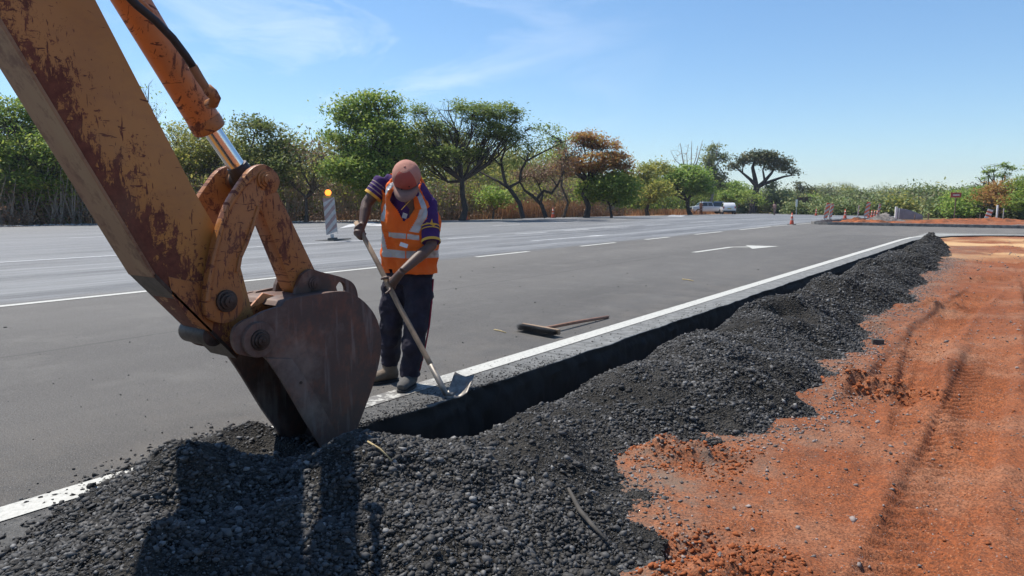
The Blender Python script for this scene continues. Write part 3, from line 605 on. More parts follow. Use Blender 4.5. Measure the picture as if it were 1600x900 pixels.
# bucket cylinder
c0, c1, c2, c3 = [(1.551,2.189),(1.875,1.681),(1.893,1.65),(2.035,1.475)]
dv_ = (Vector(c0)-Vector(c1)).normalized(); up_ = Vector(c1)+dv_*1.75
def C3(p): return (-3.14, p[0], p[1])
L0 = Vector(c1)
cy = xp(MB().tube([C3(up_), C3(L0+dv_*.012), C3(L0), C3(L0-dv_*.004)], [.074, .074, .070, .045], 32).obj('bucket_cylinder', orange2, smooth=True))
xp(MB().tube([C3(L0+dv_*.05), C3(L0-dv_*.002), C3(L0-dv_*.012)], [.0765, .0765, .068], 32).obj('cylinder_gland', linkp, smooth=True, bevel=.002))
xp(MB().tube([C3(L0+dv_*.1), C3(c3)], .041, 28).obj('cylinder_rod', chrome, smooth=True))
e3 = Vector(c3); mb = MB().tube([C3(e3+dv_*.05), C3(e3-dv_*.02)], [.05, .06], 20); mb.cyl((-3.20, PB[0], PB[1]), (-3.08, PB[0], PB[1]), .062, 24); mb.tube([C3(e3), (-3.14, PB[0], PB[1])], [.055, .05], 16)
xp(mb.obj('rod_eye', greasy, smooth=True, bevel=.003))
# hydraulic hose, its crimp and the elbow into the cylinder port
H_ = [(-2.876,1.3,2.229),(-2.867,1.371,2.157),(-2.867,1.437,2.101),(-2.866,1.506,2.057),(-2.865,1.573,2),(-2.878,1.63,1.945),(-2.885,1.668,1.9)]
xp(MB().tube(H_, .0165, 14).obj('hydraulic_hose', hosem, smooth='all'))
H2 = [(-2.885,1.663,1.907),(-2.891,1.695,1.862),(-2.895,1.724,1.827)]; H3 = [(-2.895,1.725,1.829),(-2.892,1.748,1.805),(-2.887,1.761,1.785),(-2.904,1.759,1.767),(-2.94,1.756,1.764)]
mb = MB().tube(H2, [.019, .019, .017], 14); xp(mb.obj('hose_crimp', rubbed, smooth=True)); mb = MB().tube(H3, [.021, .026, .023, .024, .02], 12); xp(mb.obj('port_elbow', linkp, smooth='all'))
H4 = [(-2.993,1.459,2.195),(-2.992,1.504,2.16),(-2.983,1.554,2.114)]; xp(MB().tube(H4, .014, 10).obj('hydraulic_hose', orange2, smooth='all'))
# boom end, above and behind the stick (mostly outside the frame)
tip = Vector(A0+d1*1.2)
bt = Vector(AT_+d2*.85); mid = (tip+bt)/2
mb = MB().prism([(mid.x-.15, mid.y-.42), (mid.x+.18, mid.y-.02), (mid.x+.02, mid.y+.3), (mid.x-1.6, mid.y+.42), (mid.x-3.4, mid.y-.25), (mid.x-4.3, mid.y-1.6), (mid.x-3.9, mid.y-1.75), (mid.x-3.1, mid.y-.75), (mid.x-1.5, mid.y-.1)], -3.30, -2.985); xp(mb.obj('boom', orange2, bevel=.01, smooth=True))

# ================================================================ VEGETATION
def quads(C, size, flat=.5, asp=.55):
    """leaf-sized diamonds at the points C"""
    n = len(C); a = rng.uniform(0, 2*math.pi, n); el = rng.normal(0, flat, n); ro = rng.normal(0, flat, n)
    u = np.stack([np.cos(a)*np.cos(el), np.sin(a)*np.cos(el), np.sin(el)], -1)
    w = np.stack([-np.sin(a)*np.cos(ro), np.cos(a)*np.cos(ro), np.sin(ro)], -1)
    s = (size*rng.uniform(.6, 1.4, n))[:, None]
    V = np.stack([C-u*s, C-w*s*asp, C+u*s, C+w*s*asp], 1).reshape(-1, 3)
    return V, np.arange(4*n).reshape(-1, 4)
def clumps(lobe, dens, csize, hollow=2.0):
    x, y, z, rx, rz = lobe; n = max(4, int(dens*rx*rx*rz**.5*6))
    d = rng.normal(0, 1, (n, 3)); d /= np.linalg.norm(d, axis=1)[:, None]; r = rng.random(n)**(1/3.)*.98; r = np.maximum(r, rng.random(n)*.9)
    C = np.array([x, y, z])+d*r[:, None]*np.array([rx, rx, rz]); return C
def tuber(paths):
    """paths: list of (points, radii) -> one mesh"""
    mb = MB()
    for P, R_, n in paths: mb.tube(P, R_, n, caps=False)
    return mb
def tree(name, label, base, lobes, leafm, barkm, trunk_r=.16, fork=.35, leaf=.10, dens=5., per=60, cs=.45, hang=0, lean=(0, 0), cat='tree', group=None, flat=.55, limbs=True, lift=0., twig=.5, seed=0):
    global rng
    keep = rng; rng = np.random.default_rng(1000+seed+int(abs(base[0]*13+base[1]*7))); R_ = random.Random(seed+int(abs(base[0]*31)))
    b = Vector((base[0], base[1], float(gz(base[1]))-.08)); top = max(l[2]+l[4] for l in lobes); root = empty(name, b); tag(root, label, cat, group)
    cx = sum(l[0]*l[3] for l in lobes)/sum(l[3] for l in lobes); cyy = sum(l[1]*l[3] for l in lobes)/sum(l[3] for l in lobes)
    f = Vector((b.x+(cx-b.x)*.3+lean[0], b.y+(cyy-b.y)*.3+lean[1], b.z+(top-b.z)*fork))
    paths = []; j = lambda s: Vector((R_.gauss(0, s), R_.gauss(0, s), R_.gauss(0, s*.6)))
    h = (f-b).length
    tp_ = [b, b.lerp(f, .3)+j(h*.035), b.lerp(f, .65)+j(h*.05), f]; paths.append((tp_, [trunk_r*1.35, trunk_r, trunk_r*.9, trunk_r*.85], 8))
    allC = []
    for l in lobes:
        C = clumps(l, dens, cs); allC.append(C); c = Vector(l[:3])
        if not limbs: continue
        e = c+Vector((0, 0, -l[4]*.35)); m1 = f.lerp(e, .35)+j((e-f).length*.09)+Vector((0, 0, -.05*(e-f).length)); m2 = f.lerp(e, .7)+j((e-f).length*.08)
        r0 = trunk_r*.62; paths.append(([f, m1, m2, e], [r0, r0*.72, r0*.5, r0*.3], 6))
        for q in C[:int(len(C)*twig)]:
            s_ = [m1, m2, e][R_.randrange(3)]; q = Vector(q); mid = s_.lerp(q, .5)+j((q-s_).length*.12)
            paths.append(([s_, mid, q], [r0*.26, r0*.15, r0*.05], 4))
    C = np.concatenate(allC)
    # uneven crown: drop clumps where a noise is low
    kz = fbm(C[:, 0]*.55+seed, C[:, 2]*.75+C[:, 1]*.4, 3); C = C[kz > -.16]
    n = int(per*.8); cj = rng.uniform(.55, 1.2, (len(C), 1)).repeat(n, 0); P = np.repeat(C, n, 0)+rng.normal(0, 1, (len(C)*n, 3))*np.array([cs, cs, cs*.38])*cj; 
    if hang: P[:, 2] -= np.abs(rng.normal(0, hang, len(P)))
    V, F = quads(P, leaf, flat); o = npmesh('crown', V, F, leafm, root); o.location = -b
    t = tuber(paths).obj('trunk', barkm, root, fix=False, smooth='all'); t.location = -b
    rng = keep; return root
L_green = leafmat('leaf_green', (.05, .095, .018), (.09, .145, .028), (.19, .23, .05))
L_bright = leafmat('leaf_bright', (.06, .12, .022), (.10, .165, .032), (.17, .22, .05))
L_dark = leafmat('leaf_dark', (.035, .055, .016), (.06, .085, .024), (.11, .125, .04))
L_acacia = leafmat('leaf_acacia', (.045, .08, .02), (.075, .115, .03), (.15, .19, .055))
L_yel = leafmat('leaf_yellow_green', (.085, .11, .022), (.13, .15, .032), (.20, .19, .055))
L_red = leafmat('leaf_russet', (.12, .065, .028), (.19, .105, .035), (.16, .15, .035))
L_brown = leafmat('leaf_dry_brown', (.06, .042, .03), (.10, .068, .045), (.15, .105, .065), .25)
L_euc = leafmat('leaf_grey_green', (.06, .085, .035), (.10, .13, .055), (.15, .17, .08))
L_umb = leafmat('leaf_umbrella', (.03, .045, .02), (.05, .065, .028), (.09, .085, .04), .2)
L_far = leafmat('leaf_far', (.045, .075, .025), (.075, .11, .035), (.13, .14, .05), .25)
G_dry = leafmat('dry_grass', (.12, .065, .032), (.17, .10, .05), (.24, .165, .085), .3)
bark = simple('bark', (.075, .055, .042), .9, 0, .4, 5, .5); bark_d = simple('dark_bark', (.045, .035, .03), .9, 0, .35, 5, .5); bark_l = simple('pale_bark', (.30, .25, .20), .85, 0, .25, 5)
T = tree
T('broadleaf_tree', 'bushy green tree at the far left edge behind the excavator arm', [(-45.611,16.331,0.159)][0], [(-47.039,16.125,5.571,2,1.382),(-46.576,17.76,5.862,1.677,1.416),(-46.612,16.158,3.767,2.182,1.455),(-43.615,17.154,4.059,1.489,1.418),(-49.397,14.421,5.752,2.182,2.182),(-45.612,16.64,2.144,2.182,1.018)], L_green, bark_d, .22, .3, .10, 5, 70, seed=1)
T('slender_tree', 'tall wispy tree with a half bare top behind the excavator arm', [(-45.023,21.765,0.159)][0], [(-43.785,22.497,7.052,1.016,0.86),(-45.456,22.355,5.994,1.4,1),(-44.069,22.488,8.332,0.704,0.625),(-45.998,21.741,4.604,1.6,1.2)], L_green, bark, .12, .45, .09, 3.2, 34, twig=.95, seed=2)
T('bushy_tree', 'yellow green bushy tree behind the chrome cylinder rod', [(-44.205,24.859,0.105)][0], [(-45.27,24.897,5.375,1.589,1.171),(-43.723,25.969,4.96,1.756,1.255),(-41.918,25.969,4.476,1.391,1.145),(-44.474,23.92,3.38,2.045,1.227),(-42.457,25.32,2.852,2.045,1.064)], L_yel, bark, .16, .3, .09, 5, 60, seed=3)
T('broadleaf_tree', 'dark leaved tree standing between the yellow green bush and the dead thicket', [(-38.421,25.363,0.148)][0], [(-38.638,26.055,5.617,1.329,0.704),(-37.529,26.791,5.112,1.016,0.704),(-37.978,26.28,3.949,1.564,0.938),(-36.278,26.168,3.244,0.993,0.916),(-40.181,25.984,4.406,1.04,0.8),(-37.691,26.219,2.203,1.564,0.938)], L_dark, bark_d, .14, .35, .10, 4, 55, seed=4)
T('leafless_tree', 'purplish brown dry tree with few leaves behind the striped panel', [(-35.708,27.349,0.109)][0], [(-36.246,27.552,3.949,1.329,0.782),(-35.321,28.274,4.22,1.016,0.86),(-36.632,27.088,2.785,1.251,0.938),(-35.343,27.974,2.397,1.407,0.938)], L_brown, bark, .12, .3, .07, 3.6, 22, twig=1., seed=5)
T('broadleaf_tree', 'tallest leafy green tree behind the worker with a rounded crown', [(-32.474,30.965,0.04)][0], [(-34.716,30.368,6.787,1.2,1.2),(-33.456,31.356,7.184,1.36,0.96),(-33.362,32.633,6.911,0.982,1.064),(-34.92,29.971,5.2,1.28,1.04),(-33.455,31.017,5.001,2,1.44),(-32.95,32.556,4.476,1.309,1.391),(-33.204,29.684,3.289,1.955,1.016),(-34.369,28.828,3.289,0.86,0.782),(-32.765,31.091,2.223,1.84,0.96)], L_green, bark_d, .22, .35, .11, 5, 62, seed=6)
T('acacia_tree', 'wide flat topped acacia with a dark trunk right of the worker', [(-29.979,35.302,0.064)][0], [(-32.528,34.534,7.159,1.087,0.544),(-31.26,35.492,7.325,1.255,0.585),(-29.307,35.612,6.911,1.391,0.614),(-28.539,37.439,6.993,1.338,0.669),(-27.644,38.057,6.744,0.711,0.46),(-32.341,34.491,5.997,1.505,0.753),(-31.41,36.408,5.886,1.795,0.769),(-28.955,36.946,5.79,1.756,0.585),(-27.754,37.783,5.499,0.92,0.46),(-32.739,33.973,4.545,1.171,0.836),(-30.678,34.162,4.07,1.391,0.655),(-29.623,36.229,4.337,1.087,0.418)], L_acacia, bark_d, .19, .33, .085, 6.5, 62, cs=.36, flat=.35, seed=7)
def limbtree(name, label, base_pt, paths, lobes, leafm, barkm, **k):
    """a tree whose crooked limbs are drawn as given"""
    b = Vector(base_pt); root = empty(name, b); tag(root, label, 'tree'); P = []
    for pts, r0, r1 in paths:
        n = len(pts); P.append((pts, [r0+(r1-r0)*i/(n-1) for i in range(n)], 7))
    ends = [Vector(p[0][-1]) for p in paths]+[Vector(p[0][len(p[0])//2]) for p in paths]; Cs = [clumps(l, k.get('dens', 5), .4) for l in lobes]; C = np.concatenate(Cs)
    for q in C[::2]:
        q = Vector(q); e = min(ends, key=lambda t: (t-q).length); mid = e.lerp(q, .5)+Vector((random.gauss(0, .15), random.gauss(0, .15), random.gauss(0, .15))); P.append(([e, mid, q], [.035, .022, .008], 4))
    n = k.get('per', 40); cs = k.get('cs', .35); Q = np.repeat(C, n, 0)+rng.normal(0, 1, (len(C)*n, 3))*np.array([cs, cs, cs*.45])
    V, F = quads(Q, k.get('leaf', .09), .5); o = npmesh('crown', V, F, leafm, root); o.location = -b
    t = tuber(P).obj('trunk', barkm, root, fix=False, smooth='all'); t.location = -b; return root
limbtree('crooked_tree', 'crooked tree with a long swooping bare branch right of the acacia', [(-27.407,38.465,0.205)][0],
 [([(-27.366,38.481,0.121),(-27.611,38.453,1.096),(-28.081,38.227,1.859),(-28.463,38.025,2.367),(-28.651,37.993,3.046),(-28.823,38.011,3.978),(-28.639,38.266,4.742),(-28.626,37.755,5.419)], .17, .05), ([(-28.34,38.076,2.113),(-27.718,38.599,2.537),(-27.405,38.306,3.196),(-26.89,38.16,3.84),(-26.249,38.701,4.296),(-25.606,39.238,4.711),(-25.027,39.721,5.084)], .11, .035), ([(-28.196,38.168,2.028),(-28.82,37.79,2.537),(-29.781,37.771,2.935),(-30.722,37.768,3.342),(-31.089,37.606,4.034)], .10, .03), ([(-28.717,38.01,3.47),(-29.284,37.7,4.148),(-29.629,36.907,4.706)], .07, .025), ([(-28.661,38.223,4.572),(-28.113,38.705,5.081),(-27.691,39.14,5.886)], .05, .02)],
 [(-28.808,38.207,5.166,1.111,0.427),(-27.288,37.996,4.669,0.92,0.502),(-26.091,39.05,5.79,1.087,0.585),(-26.433,38.669,4.96,0.753,0.335),(-25.278,39.498,4.835,0.669,0.418),(-30.17,37.102,4.487,0.598,0.385),(-28.232,38.433,3.894,0.769,0.342)], L_acacia, bark_d, dens=4, per=24, leaf=.085)
limbtree('gnarled_tree', 'low gnarled brown tree with twisted limbs beside the dry grass', [(-27.287,41.06,0.245)][0],
 [([(-27.241,41.073,0.112),(-27.558,40.977,0.996),(-28.107,40.671,1.615),(-28.564,40.39,1.969),(-28.897,40.242,2.588)], .16, .06), ([(-27.875,40.807,1.394),(-27.487,41.181,1.969),(-26.767,41.056,1.787),(-26.248,40.892,2.303),(-26.408,40.815,2.562)], .13, .05), ([(-27.604,40.964,1.129),(-27.536,41.097,1.659),(-27.8,41.006,2.322),(-27.487,41.332,2.941)], .09, .03), ([(-26.242,40.884,2.216),(-25.961,41.238,3.168),(-25.885,41.429,4.034)], .08, .03)],
 [(-26.409,40.963,3.515,1.135,0.698),(-27.752,41.166,3.118,0.98,0.624),(-28.564,40.541,2.941,0.98,0.713),(-25.882,41.499,4.467,0.873,0.873)], L_brown, bark_d, dens=5, per=30, leaf=.08)
T('russet_tree', 'round crowned tree with reddish brown leaves on a straight dark trunk', [(-28.053,47.987,0.159)][0], [(-28.634,48.44,5.815,1.3,0.75),(-27.484,49.239,5.517,1.5,0.8),(-26.395,49.869,4.426,1.1,0.8),(-29.26,47.857,5.021,1.3,0.8),(-27.799,48.823,4.327,1.8,0.9),(-26.054,49.996,3.632,0.8,0.7),(-29.374,47.588,3.831,1,0.7),(-28.349,48.727,6.311,0.8,0.45)], L_red, bark_d, .22, .42, .10, 6, 60, cs=.4, seed=8)
T('green_tree', 'small green tree touching the left side of the russet crown', [(-28.967,46.068,0.181)][0], [(-29.153,45.547,5.748,0.867,0.578),(-29.089,46.896,6.075,0.687,0.491),(-29.556,45.118,4.888,0.675,0.578)], L_green, bark, .09, .6, .09, 4, 40, seed=9)
T('broadleaf_shrub', 'dense dark green shrub under the russet tree', [(-26.489,49.151,0.259)][0], [(-26.853,49.224,2.441,1.8,1.2),(-25.808,49.914,1.945,1.1,1.2),(-28.329,49.314,1.956,1.222,0.916)], L_green, bark_d, .1, .25, .12, 6, 66, cat='shrub', seed=10)
T('bushy_tree', 'bright green low spreading tree left of the parked vehicles', [(-32.841,80.696,-0.09)][0], [(-35.064,79.724,4.153,1.68,1.069),(-33.112,81.193,4.381,1.833,1.069),(-34.241,80.151,3.017,2.596,1.145),(-32.076,81.718,2.865,1.527,1.069),(-36.088,78.795,3.017,1.527,1.145)], L_bright, bark_d, .26, .3, .16, 2.4, 80, cs=.7, seed=11)
T('bushy_tree', 'yellowish green tree right of the russet tree', [(-34.309,72.098,-0.198)][0], [(-35.054,72.274,4.446,1.418,0.922),(-34.626,75.147,4.814,1.309,0.8),(-35.224,71.907,2.898,1.418,1.135),(-33.045,70.894,2.173,1.658,1.244)], L_yel, bark, .2, .3, .15, 2.4, 72, cs=.65, seed=12)
limbtree('bare_tree', 'bare pale branched tree rising behind the green crowns', [(-43.55,107.786,-0.468)][0],
 [([(-43.542,107.776,-0.569),(-44.014,108.074,3.573),(-45.261,107.708,7.108),(-45.904,107.723,10.24)], .22, .04), ([(-44.014,108.074,3.573),(-44.314,108.483,7.614),(-44.457,108.849,10.644)], .14, .03), ([(-44.089,108.176,4.583),(-43.494,109.085,7.614),(-43.07,109.884,10.745)], .14, .03), ([(-44.291,108.107,5.088),(-43.695,109.016,8.119),(-43.659,109.31,9.836)], .1, .03), ([(-44.858,107.847,6.098),(-46.366,106.976,7.614),(-47.045,106.697,9.028)], .08, .02), ([(-44.716,107.998,6.401),(-44.964,108.163,8.624),(-44.822,108.487,10.038)], .08, .02)],
 [(-44.799,108.283,8.624,2.036,1.629)], L_brown, bark_l, dens=.8, per=5, leaf=.1)
T('eucalyptus_tree', 'tall narrow grey green eucalyptus behind the parked vehicles', [(-42.378,113.623,-0.638)][0], [(-42.63,115.213,10.767,0.844,1.055),(-43.286,114.503,9.302,1.265,1.055),(-43.687,113.98,7.837,1.265,0.949),(-42.204,115.167,8.465,0.949,1.055),(-41.617,115.615,8.57,0.527,0.738),(-43.223,114.061,6.163,1.265,1.055),(-42.156,114.746,5.535,1.265,1.265),(-42.897,113.974,4.07,1.687,1.265)], L_euc, bark_l, .3, .4, .2, 1.5, 60, cs=.55, hang=.5, seed=13)
limbtree('umbrella_tree', 'dark umbrella shaped tree with bare spreading limbs', [(-35.829,113.442,-0.569)][0],
 [([(-35.821,113.432,-0.671),(-35.725,113.817,1.35),(-35.607,114.171,3.067),(-35.883,114.204,4.583),(-36.347,114.147,6.401),(-36.108,114.51,7.614)], .62, .18), ([(-35.607,114.171,3.067),(-34.63,115.077,4.28),(-33.825,115.873,5.593),(-33.422,116.358,6.805)], .38, .12), ([(-35.465,114.322,3.371),(-33.809,115.68,4.28),(-32.221,116.957,4.987),(-31.169,117.761,5.189)], .3, .1), ([(-35.726,114.162,3.573),(-36.54,113.722,4.583),(-37.599,113.101,5.593),(-38.48,112.579,6.401)], .32, .1), ([(-34.63,115.077,4.28),(-35.004,115.07,5.997),(-34.78,115.454,7.412)], .2, .08), ([(-37.599,113.101,5.593),(-37.607,113.283,6.805)], .14, .06)],
 [(-35.997,114.702,8.321,1.833,0.509),(-34.348,115.898,8.22,1.629,0.611),(-37.511,113.496,7.715,1.324,0.509),(-38.689,112.52,7.007,0.916,0.509),(-32.796,116.881,7.21,1.425,0.611),(-31.572,117.622,6.199,1.018,0.407),(-35.273,115.093,7.412,1.629,0.407),(-30.789,118.104,5.593,0.509,0.305),(-39.137,112.097,6.401,0.509,0.305),(-33.557,116.196,6.401,1.222,0.305)], L_umb, bark_d, dens=2.4, per=40, leaf=.2, cs=.6)
for i, (lab, px, py, lb) in enumerate((('light green bushy tree behind the white hatchback', 1148, 331, [(-42.626,120.274,3.096,1.54,0.99),(-41.492,122.429,3.551,1.553,0.998),(-41.314,119.816,1.999,2.182,0.982)]), ('leafy green shrub at the foot of the umbrella tree', 1172, 331, [(-34.694,107.131,1.732,1.156,0.964),(-33.423,108.005,1.35,0.964,0.771)]))):
    T('bushy_tree', lab, (lb[0][0]+.5, lb[0][1], 0), lb, (L_bright, L_green)[i], bark_d, .2, .3, .17, 2.2, 80, cs=.6, seed=14+i)
T('broadleaf_tree', 'grey green tree right of the umbrella tree behind the roadside people', [(-32.882,115.622,-0.468,0.916,0.916)][0], [(-33.301,115.849,2.966,1.425,1.425),(-32.257,116.49,2.158,1.018,1.018),(-33.592,115.384,1.35,1.425,0.916)], L_euc, bark, .25, .4, .18, 2, 70, cs=.6, seed=17)
T('broadleaf_tree', 'round dark crowned tree above the brown board', [(-34.297,137.12,-0.292,1.064,1.064)][0], [(-34.905,137.349,4.047,0.945,0.709),(-34.073,137.814,3.109,1.182,0.709),(-33.06,138.431,2.288,1.182,0.827)], L_umb, bark_d, .3, .45, .2, 2, 60, cs=.6, seed=18)
T('broadleaf_shrub', 'light green shrub beside the brown board', [(-29.284,125.754,-0.566,0.965,0.965)][0], [(-29.937,125.555,1.244,1.502,0.858),(-28.687,126.391,0.711,1.287,0.858)], L_bright, bark, .1, .3, .2, 2, 70, cs=.6, cat='shrub', seed=19)
T('broadleaf_shrub', 'wide mid green shrub behind the tilted striped panels', [(-23.841,122.232,-0.671,0.916,0.916)][0], [(-24.931,121.652,0.744,1.425,0.815),(-23.282,122.847,0.643,1.425,0.815),(-25.885,120.888,0.34,1.018,0.611)], L_green, bark, .1, .3, .2, 2, 70, cs=.6, cat='shrub', seed=20)
T('acacia_tree', 'layered tree with an open flat crown above the right hand thicket', [(-3.179,87.471,-0.144,0.589,0.589)][0], [(-4.428,87.291,4.597,0.785,0.262),(-3.397,88.099,4.922,1.047,0.262),(-2.37,88.802,4.597,0.916,0.196),(-3.871,87.639,4.208,0.916,0.262),(-4.902,86.721,3.168,0.589,0.458),(-4.197,87.309,3.623,0.785,0.262),(-2.519,88.562,3.753,0.785,0.327),(-4.73,86.928,3.688,0.393,0.196)], L_green, bark, .16, .5, .11, 3.6, 55, cs=.3, flat=.35, seed=21)
T('bushy_tree', 'bright green thicket tree behind the red sign', [(-5.757,83.082,-0.102,0.573,0.573)][0], [(-5.987,83.179,1.603,1.145,0.891),(-4.877,84.033,1.855,1.4,1.018),(-6.494,81.42,0.728,1.004,0.753),(-5.14,81.136,0.553,1.236,0.742)], L_bright, bark, .14, .3, .13, 3.4, 70, cs=.5, seed=22)
T('broadleaf_tree', 'brownish green tree at the right edge of the photo', [(-2.426,80.531,-0.079,0.54,0.54)][0], [(-3.213,81.538,2.075,1.218,0.975),(-2.004,82.464,2.317,1.34,1.096),(-2.361,80.746,0.993,1.56,0.72),(-3.583,79.876,1.171,0.96,0.84)], L_red, bark_d, .16, .35, .12, 3, 60, cs=.45, seed=23)
T('broadleaf_tree', 'green tree cut off by the right edge of the photo', [(-0.187,79.663,-0.151,0.524,0.524)][0], [(-0.792,82.157,2.66,1.44,0.96),(0.447,80.47,2.043,1.745,1.513),(-0.895,79.35,1.177,1.28,0.931),(-1.518,84.036,2.086,0.865,1.113)], L_green, bark_d, .16, .35, .12, 4, 70, cs=.45, seed=24)
T('broadleaf_tree', 'small fresh green tree at the foot of the acacia', [(-30.835,39.673,0.042)][0], [(-31.138,39.702,1.666,1,0.636),(-30.382,40.209,1.35,0.818,0.545)], L_bright, bark, .08, .3, .1, 5, 50, cat='tree', seed=25)

# thicket behind the trees: one mass of leaves, twigs and scrub
def band(pts, n, h0, h1, depth, leafm, size, name, label, cat, cs=.5, per=30, twigs=0, seed=0):
    global rng
    keep = rng; rng = np.random.default_rng(300+seed)
    P = np.array(pts); s = np.concatenate([[0], np.cumsum(np.hypot(*np.diff(P[:, :2], axis=0).T))]); t = rng.random(n)*s[-1]
    x = np.interp(t, s, P[:, 0]); y = np.interp(t, s, P[:, 1]); dx = np.interp(t+1, s, P[:, 0])-np.interp(t-1, s, P[:, 0]); dy = np.interp(t+1, s, P[:, 1])-np.interp(t-1, s, P[:, 1]); q = np.hypot(dx, dy)+1e-6
    o = rng.random(n)*depth; x = x-dy/q*o; y = y+dx/q*o
    hh = h0+(h1-h0)*np.clip(.5+.9*fbm(t*.22+seed, o*.3, 3), 0, 1); z = gz(y)-.05+rng.random(n)**.8*hh
    C = np.stack([x, y, z], -1); Q = np.repeat(C, per, 0)+rng.normal(0, 1, (n*per, 3))*np.array([cs, cs, cs*.6]); Q[:, 2] = np.maximum(Q[:, 2], gz(Q[:, 1])-.03)
    V, F = quads(Q, size, .8); ob = npmesh(name, V, F, leafm); tag(ob, label, cat, kind='stuff')
    if twigs:
        m_ = twigs; k = rng.integers(0, n, m_); A = np.stack([x[k], y[k], gz(y[k])-.05], -1); B = A+rng.normal(0, 1, (m_, 3))*np.array([.5, .5, 0]); B[:, 2] = A[:, 2]+rng.uniform(.6, 1, m_)*hh[k]; W_ = np.array([.022, .022, 0])
        V = np.concatenate([np.stack([A-W_, A+W_, B+W_*.3, B-W_*.3], 1).reshape(-1, 3)]); F = np.arange(4*m_).reshape(-1, 4); ob2 = npmesh(name+'_stems', V, F, bark_l if seed % 2 else bark, smooth=False); tag(ob2, label+' seen as bare stems', 'stems', kind='stuff')
    rng = keep
EDGE = [(-46, -12), (-43.2, 13), (-42.5, 18), (-38, 25.5), (-34.6, 33), (-32.2, 38), (-31, 46), (-32.8, 65)]
E2 = [(x-1.2, y+.8) for x, y in EDGE]
E4 = [(x-8, y+5) for x, y in EDGE]
band(E4, 4000, 3.4, 7.8, 5, leafmat('leaf_backdrop', (.06, .085, .024), (.11, .135, .035), (.18, .175, .06)), .15, 'leafy_backdrop', 'continuous leafy scrub filling the gaps behind the roadside trees', 'scrub', .6, 34, 300, 7)
band(E2, 1300, 1.4, 4.0, 5, L_dark, .11, 'undergrowth', 'dark tangled undergrowth behind the roadside trees', 'undergrowth', .5, 30, 3500, 1)
band(E2, 900, 1.6, 4.6, 4, L_yel, .11, 'leafy_scrub', 'patches of yellow green scrub among the roadside trees', 'scrub', .5, 30, 0, 2)
band(E2, 1700, 1.2, 3.8, 4, L_brown, .09, 'dry_scrub', 'dry brown scrub between the roadside trunks', 'scrub', .5, 26, 4500, 3)
band(EDGE, 900, .3, 1.1, 2.5, L_brown, .07, 'low_weeds', 'low dry weeds along the far road edge', 'weeds', .3, 26, 0, 4)
def blades(x, y, h, w, mat, name, label):
    n = len(x); z = gz(y)-.06; a = rng.uniform(0, 6.28, n); ln = rng.normal(0, .22, n)*h; A = np.stack([x, y, z], -1); u = np.stack([np.cos(a), np.sin(a), 0*a], -1)*w
    B = A+np.stack([np.cos(a+1.3)*ln, np.sin(a+1.3)*ln, h], -1); V = np.stack([A-u, A+u, B+u*.3, B-u*.3], 1).reshape(-1, 3); ob = npmesh(name, V, np.arange(4*n).reshape(-1, 4), mat); tag(ob, label, 'grass', kind='stuff')
def along(pts, n, depth, clump=0.):
    P = np.array(pts); s = np.concatenate([[0], np.cumsum(np.hypot(*np.diff(P, axis=0).T))]); t = rng.random(n*3)*s[-1]; k = fbm(t*.35, t*0+3, 3) > clump; t = t[k][:n]; n = len(t)
    x = np.interp(t, s, P[:, 0]); y = np.interp(t, s, P[:, 1]); o = rng.random(n)*depth; dx = np.interp(t+1, s, P[:, 0])-np.interp(t-1, s, P[:, 0]); dy = np.interp(t+1, s, P[:, 1])-np.interp(t-1, s, P[:, 1]); q = np.hypot(dx, dy)+1e-6; return x-dy/q*o, y+dx/q*o
x, y = along(EDGE, 7000, 3.5, .05); blades(x, y, rng.uniform(.15, .7, len(x)), .022, G_dry, 'dry_grass', 'tall dry reddish grass along the far road edge')
x, y = along([(-31.7, 42), (-31.3, 45), (-32.2, 54), (-33, 60)], 6500, 1.8, -.5); blades(x, y, rng.uniform(.6, 1.5, len(x)), .022, G_dry, 'dry_grass', 'tall dry reddish grass below the russet tree')
x, y = along([(-32, 50), (-33.5, 66), (-37, 95), (-40, 125)], 5000, 6, .02); blades(x, y, rng.uniform(.2, .8, len(x)), .04, G_dry, 'dry_grass', 'dry tan grass on the verge around the parked vehicles')
x = rng.uniform(1, 16, 7000); y = rng.uniform(58, 66, 7000); k = fbm(x*.3, y*.3, 3) > -.1; blades(x[k], y[k], rng.uniform(.4, 1.7, k.sum()), .035, G_dry, 'dry_grass', 'dry tan grass on the right behind the island')
E3 = [(-37, 66), (-41, 95), (-46, 128), (-46, 165)]
band(E3, 1300, 2.0, 6., 8, L_green, .2, 'far_undergrowth', 'green undergrowth beyond the parked vehicles', 'undergrowth', .8, 36, 500, 5)
band(E3, 700, 2.0, 6., 8, L_dark, .2, 'far_scrub', 'dark scrub beyond the parked vehicles', 'scrub', .8, 34, 500, 6)
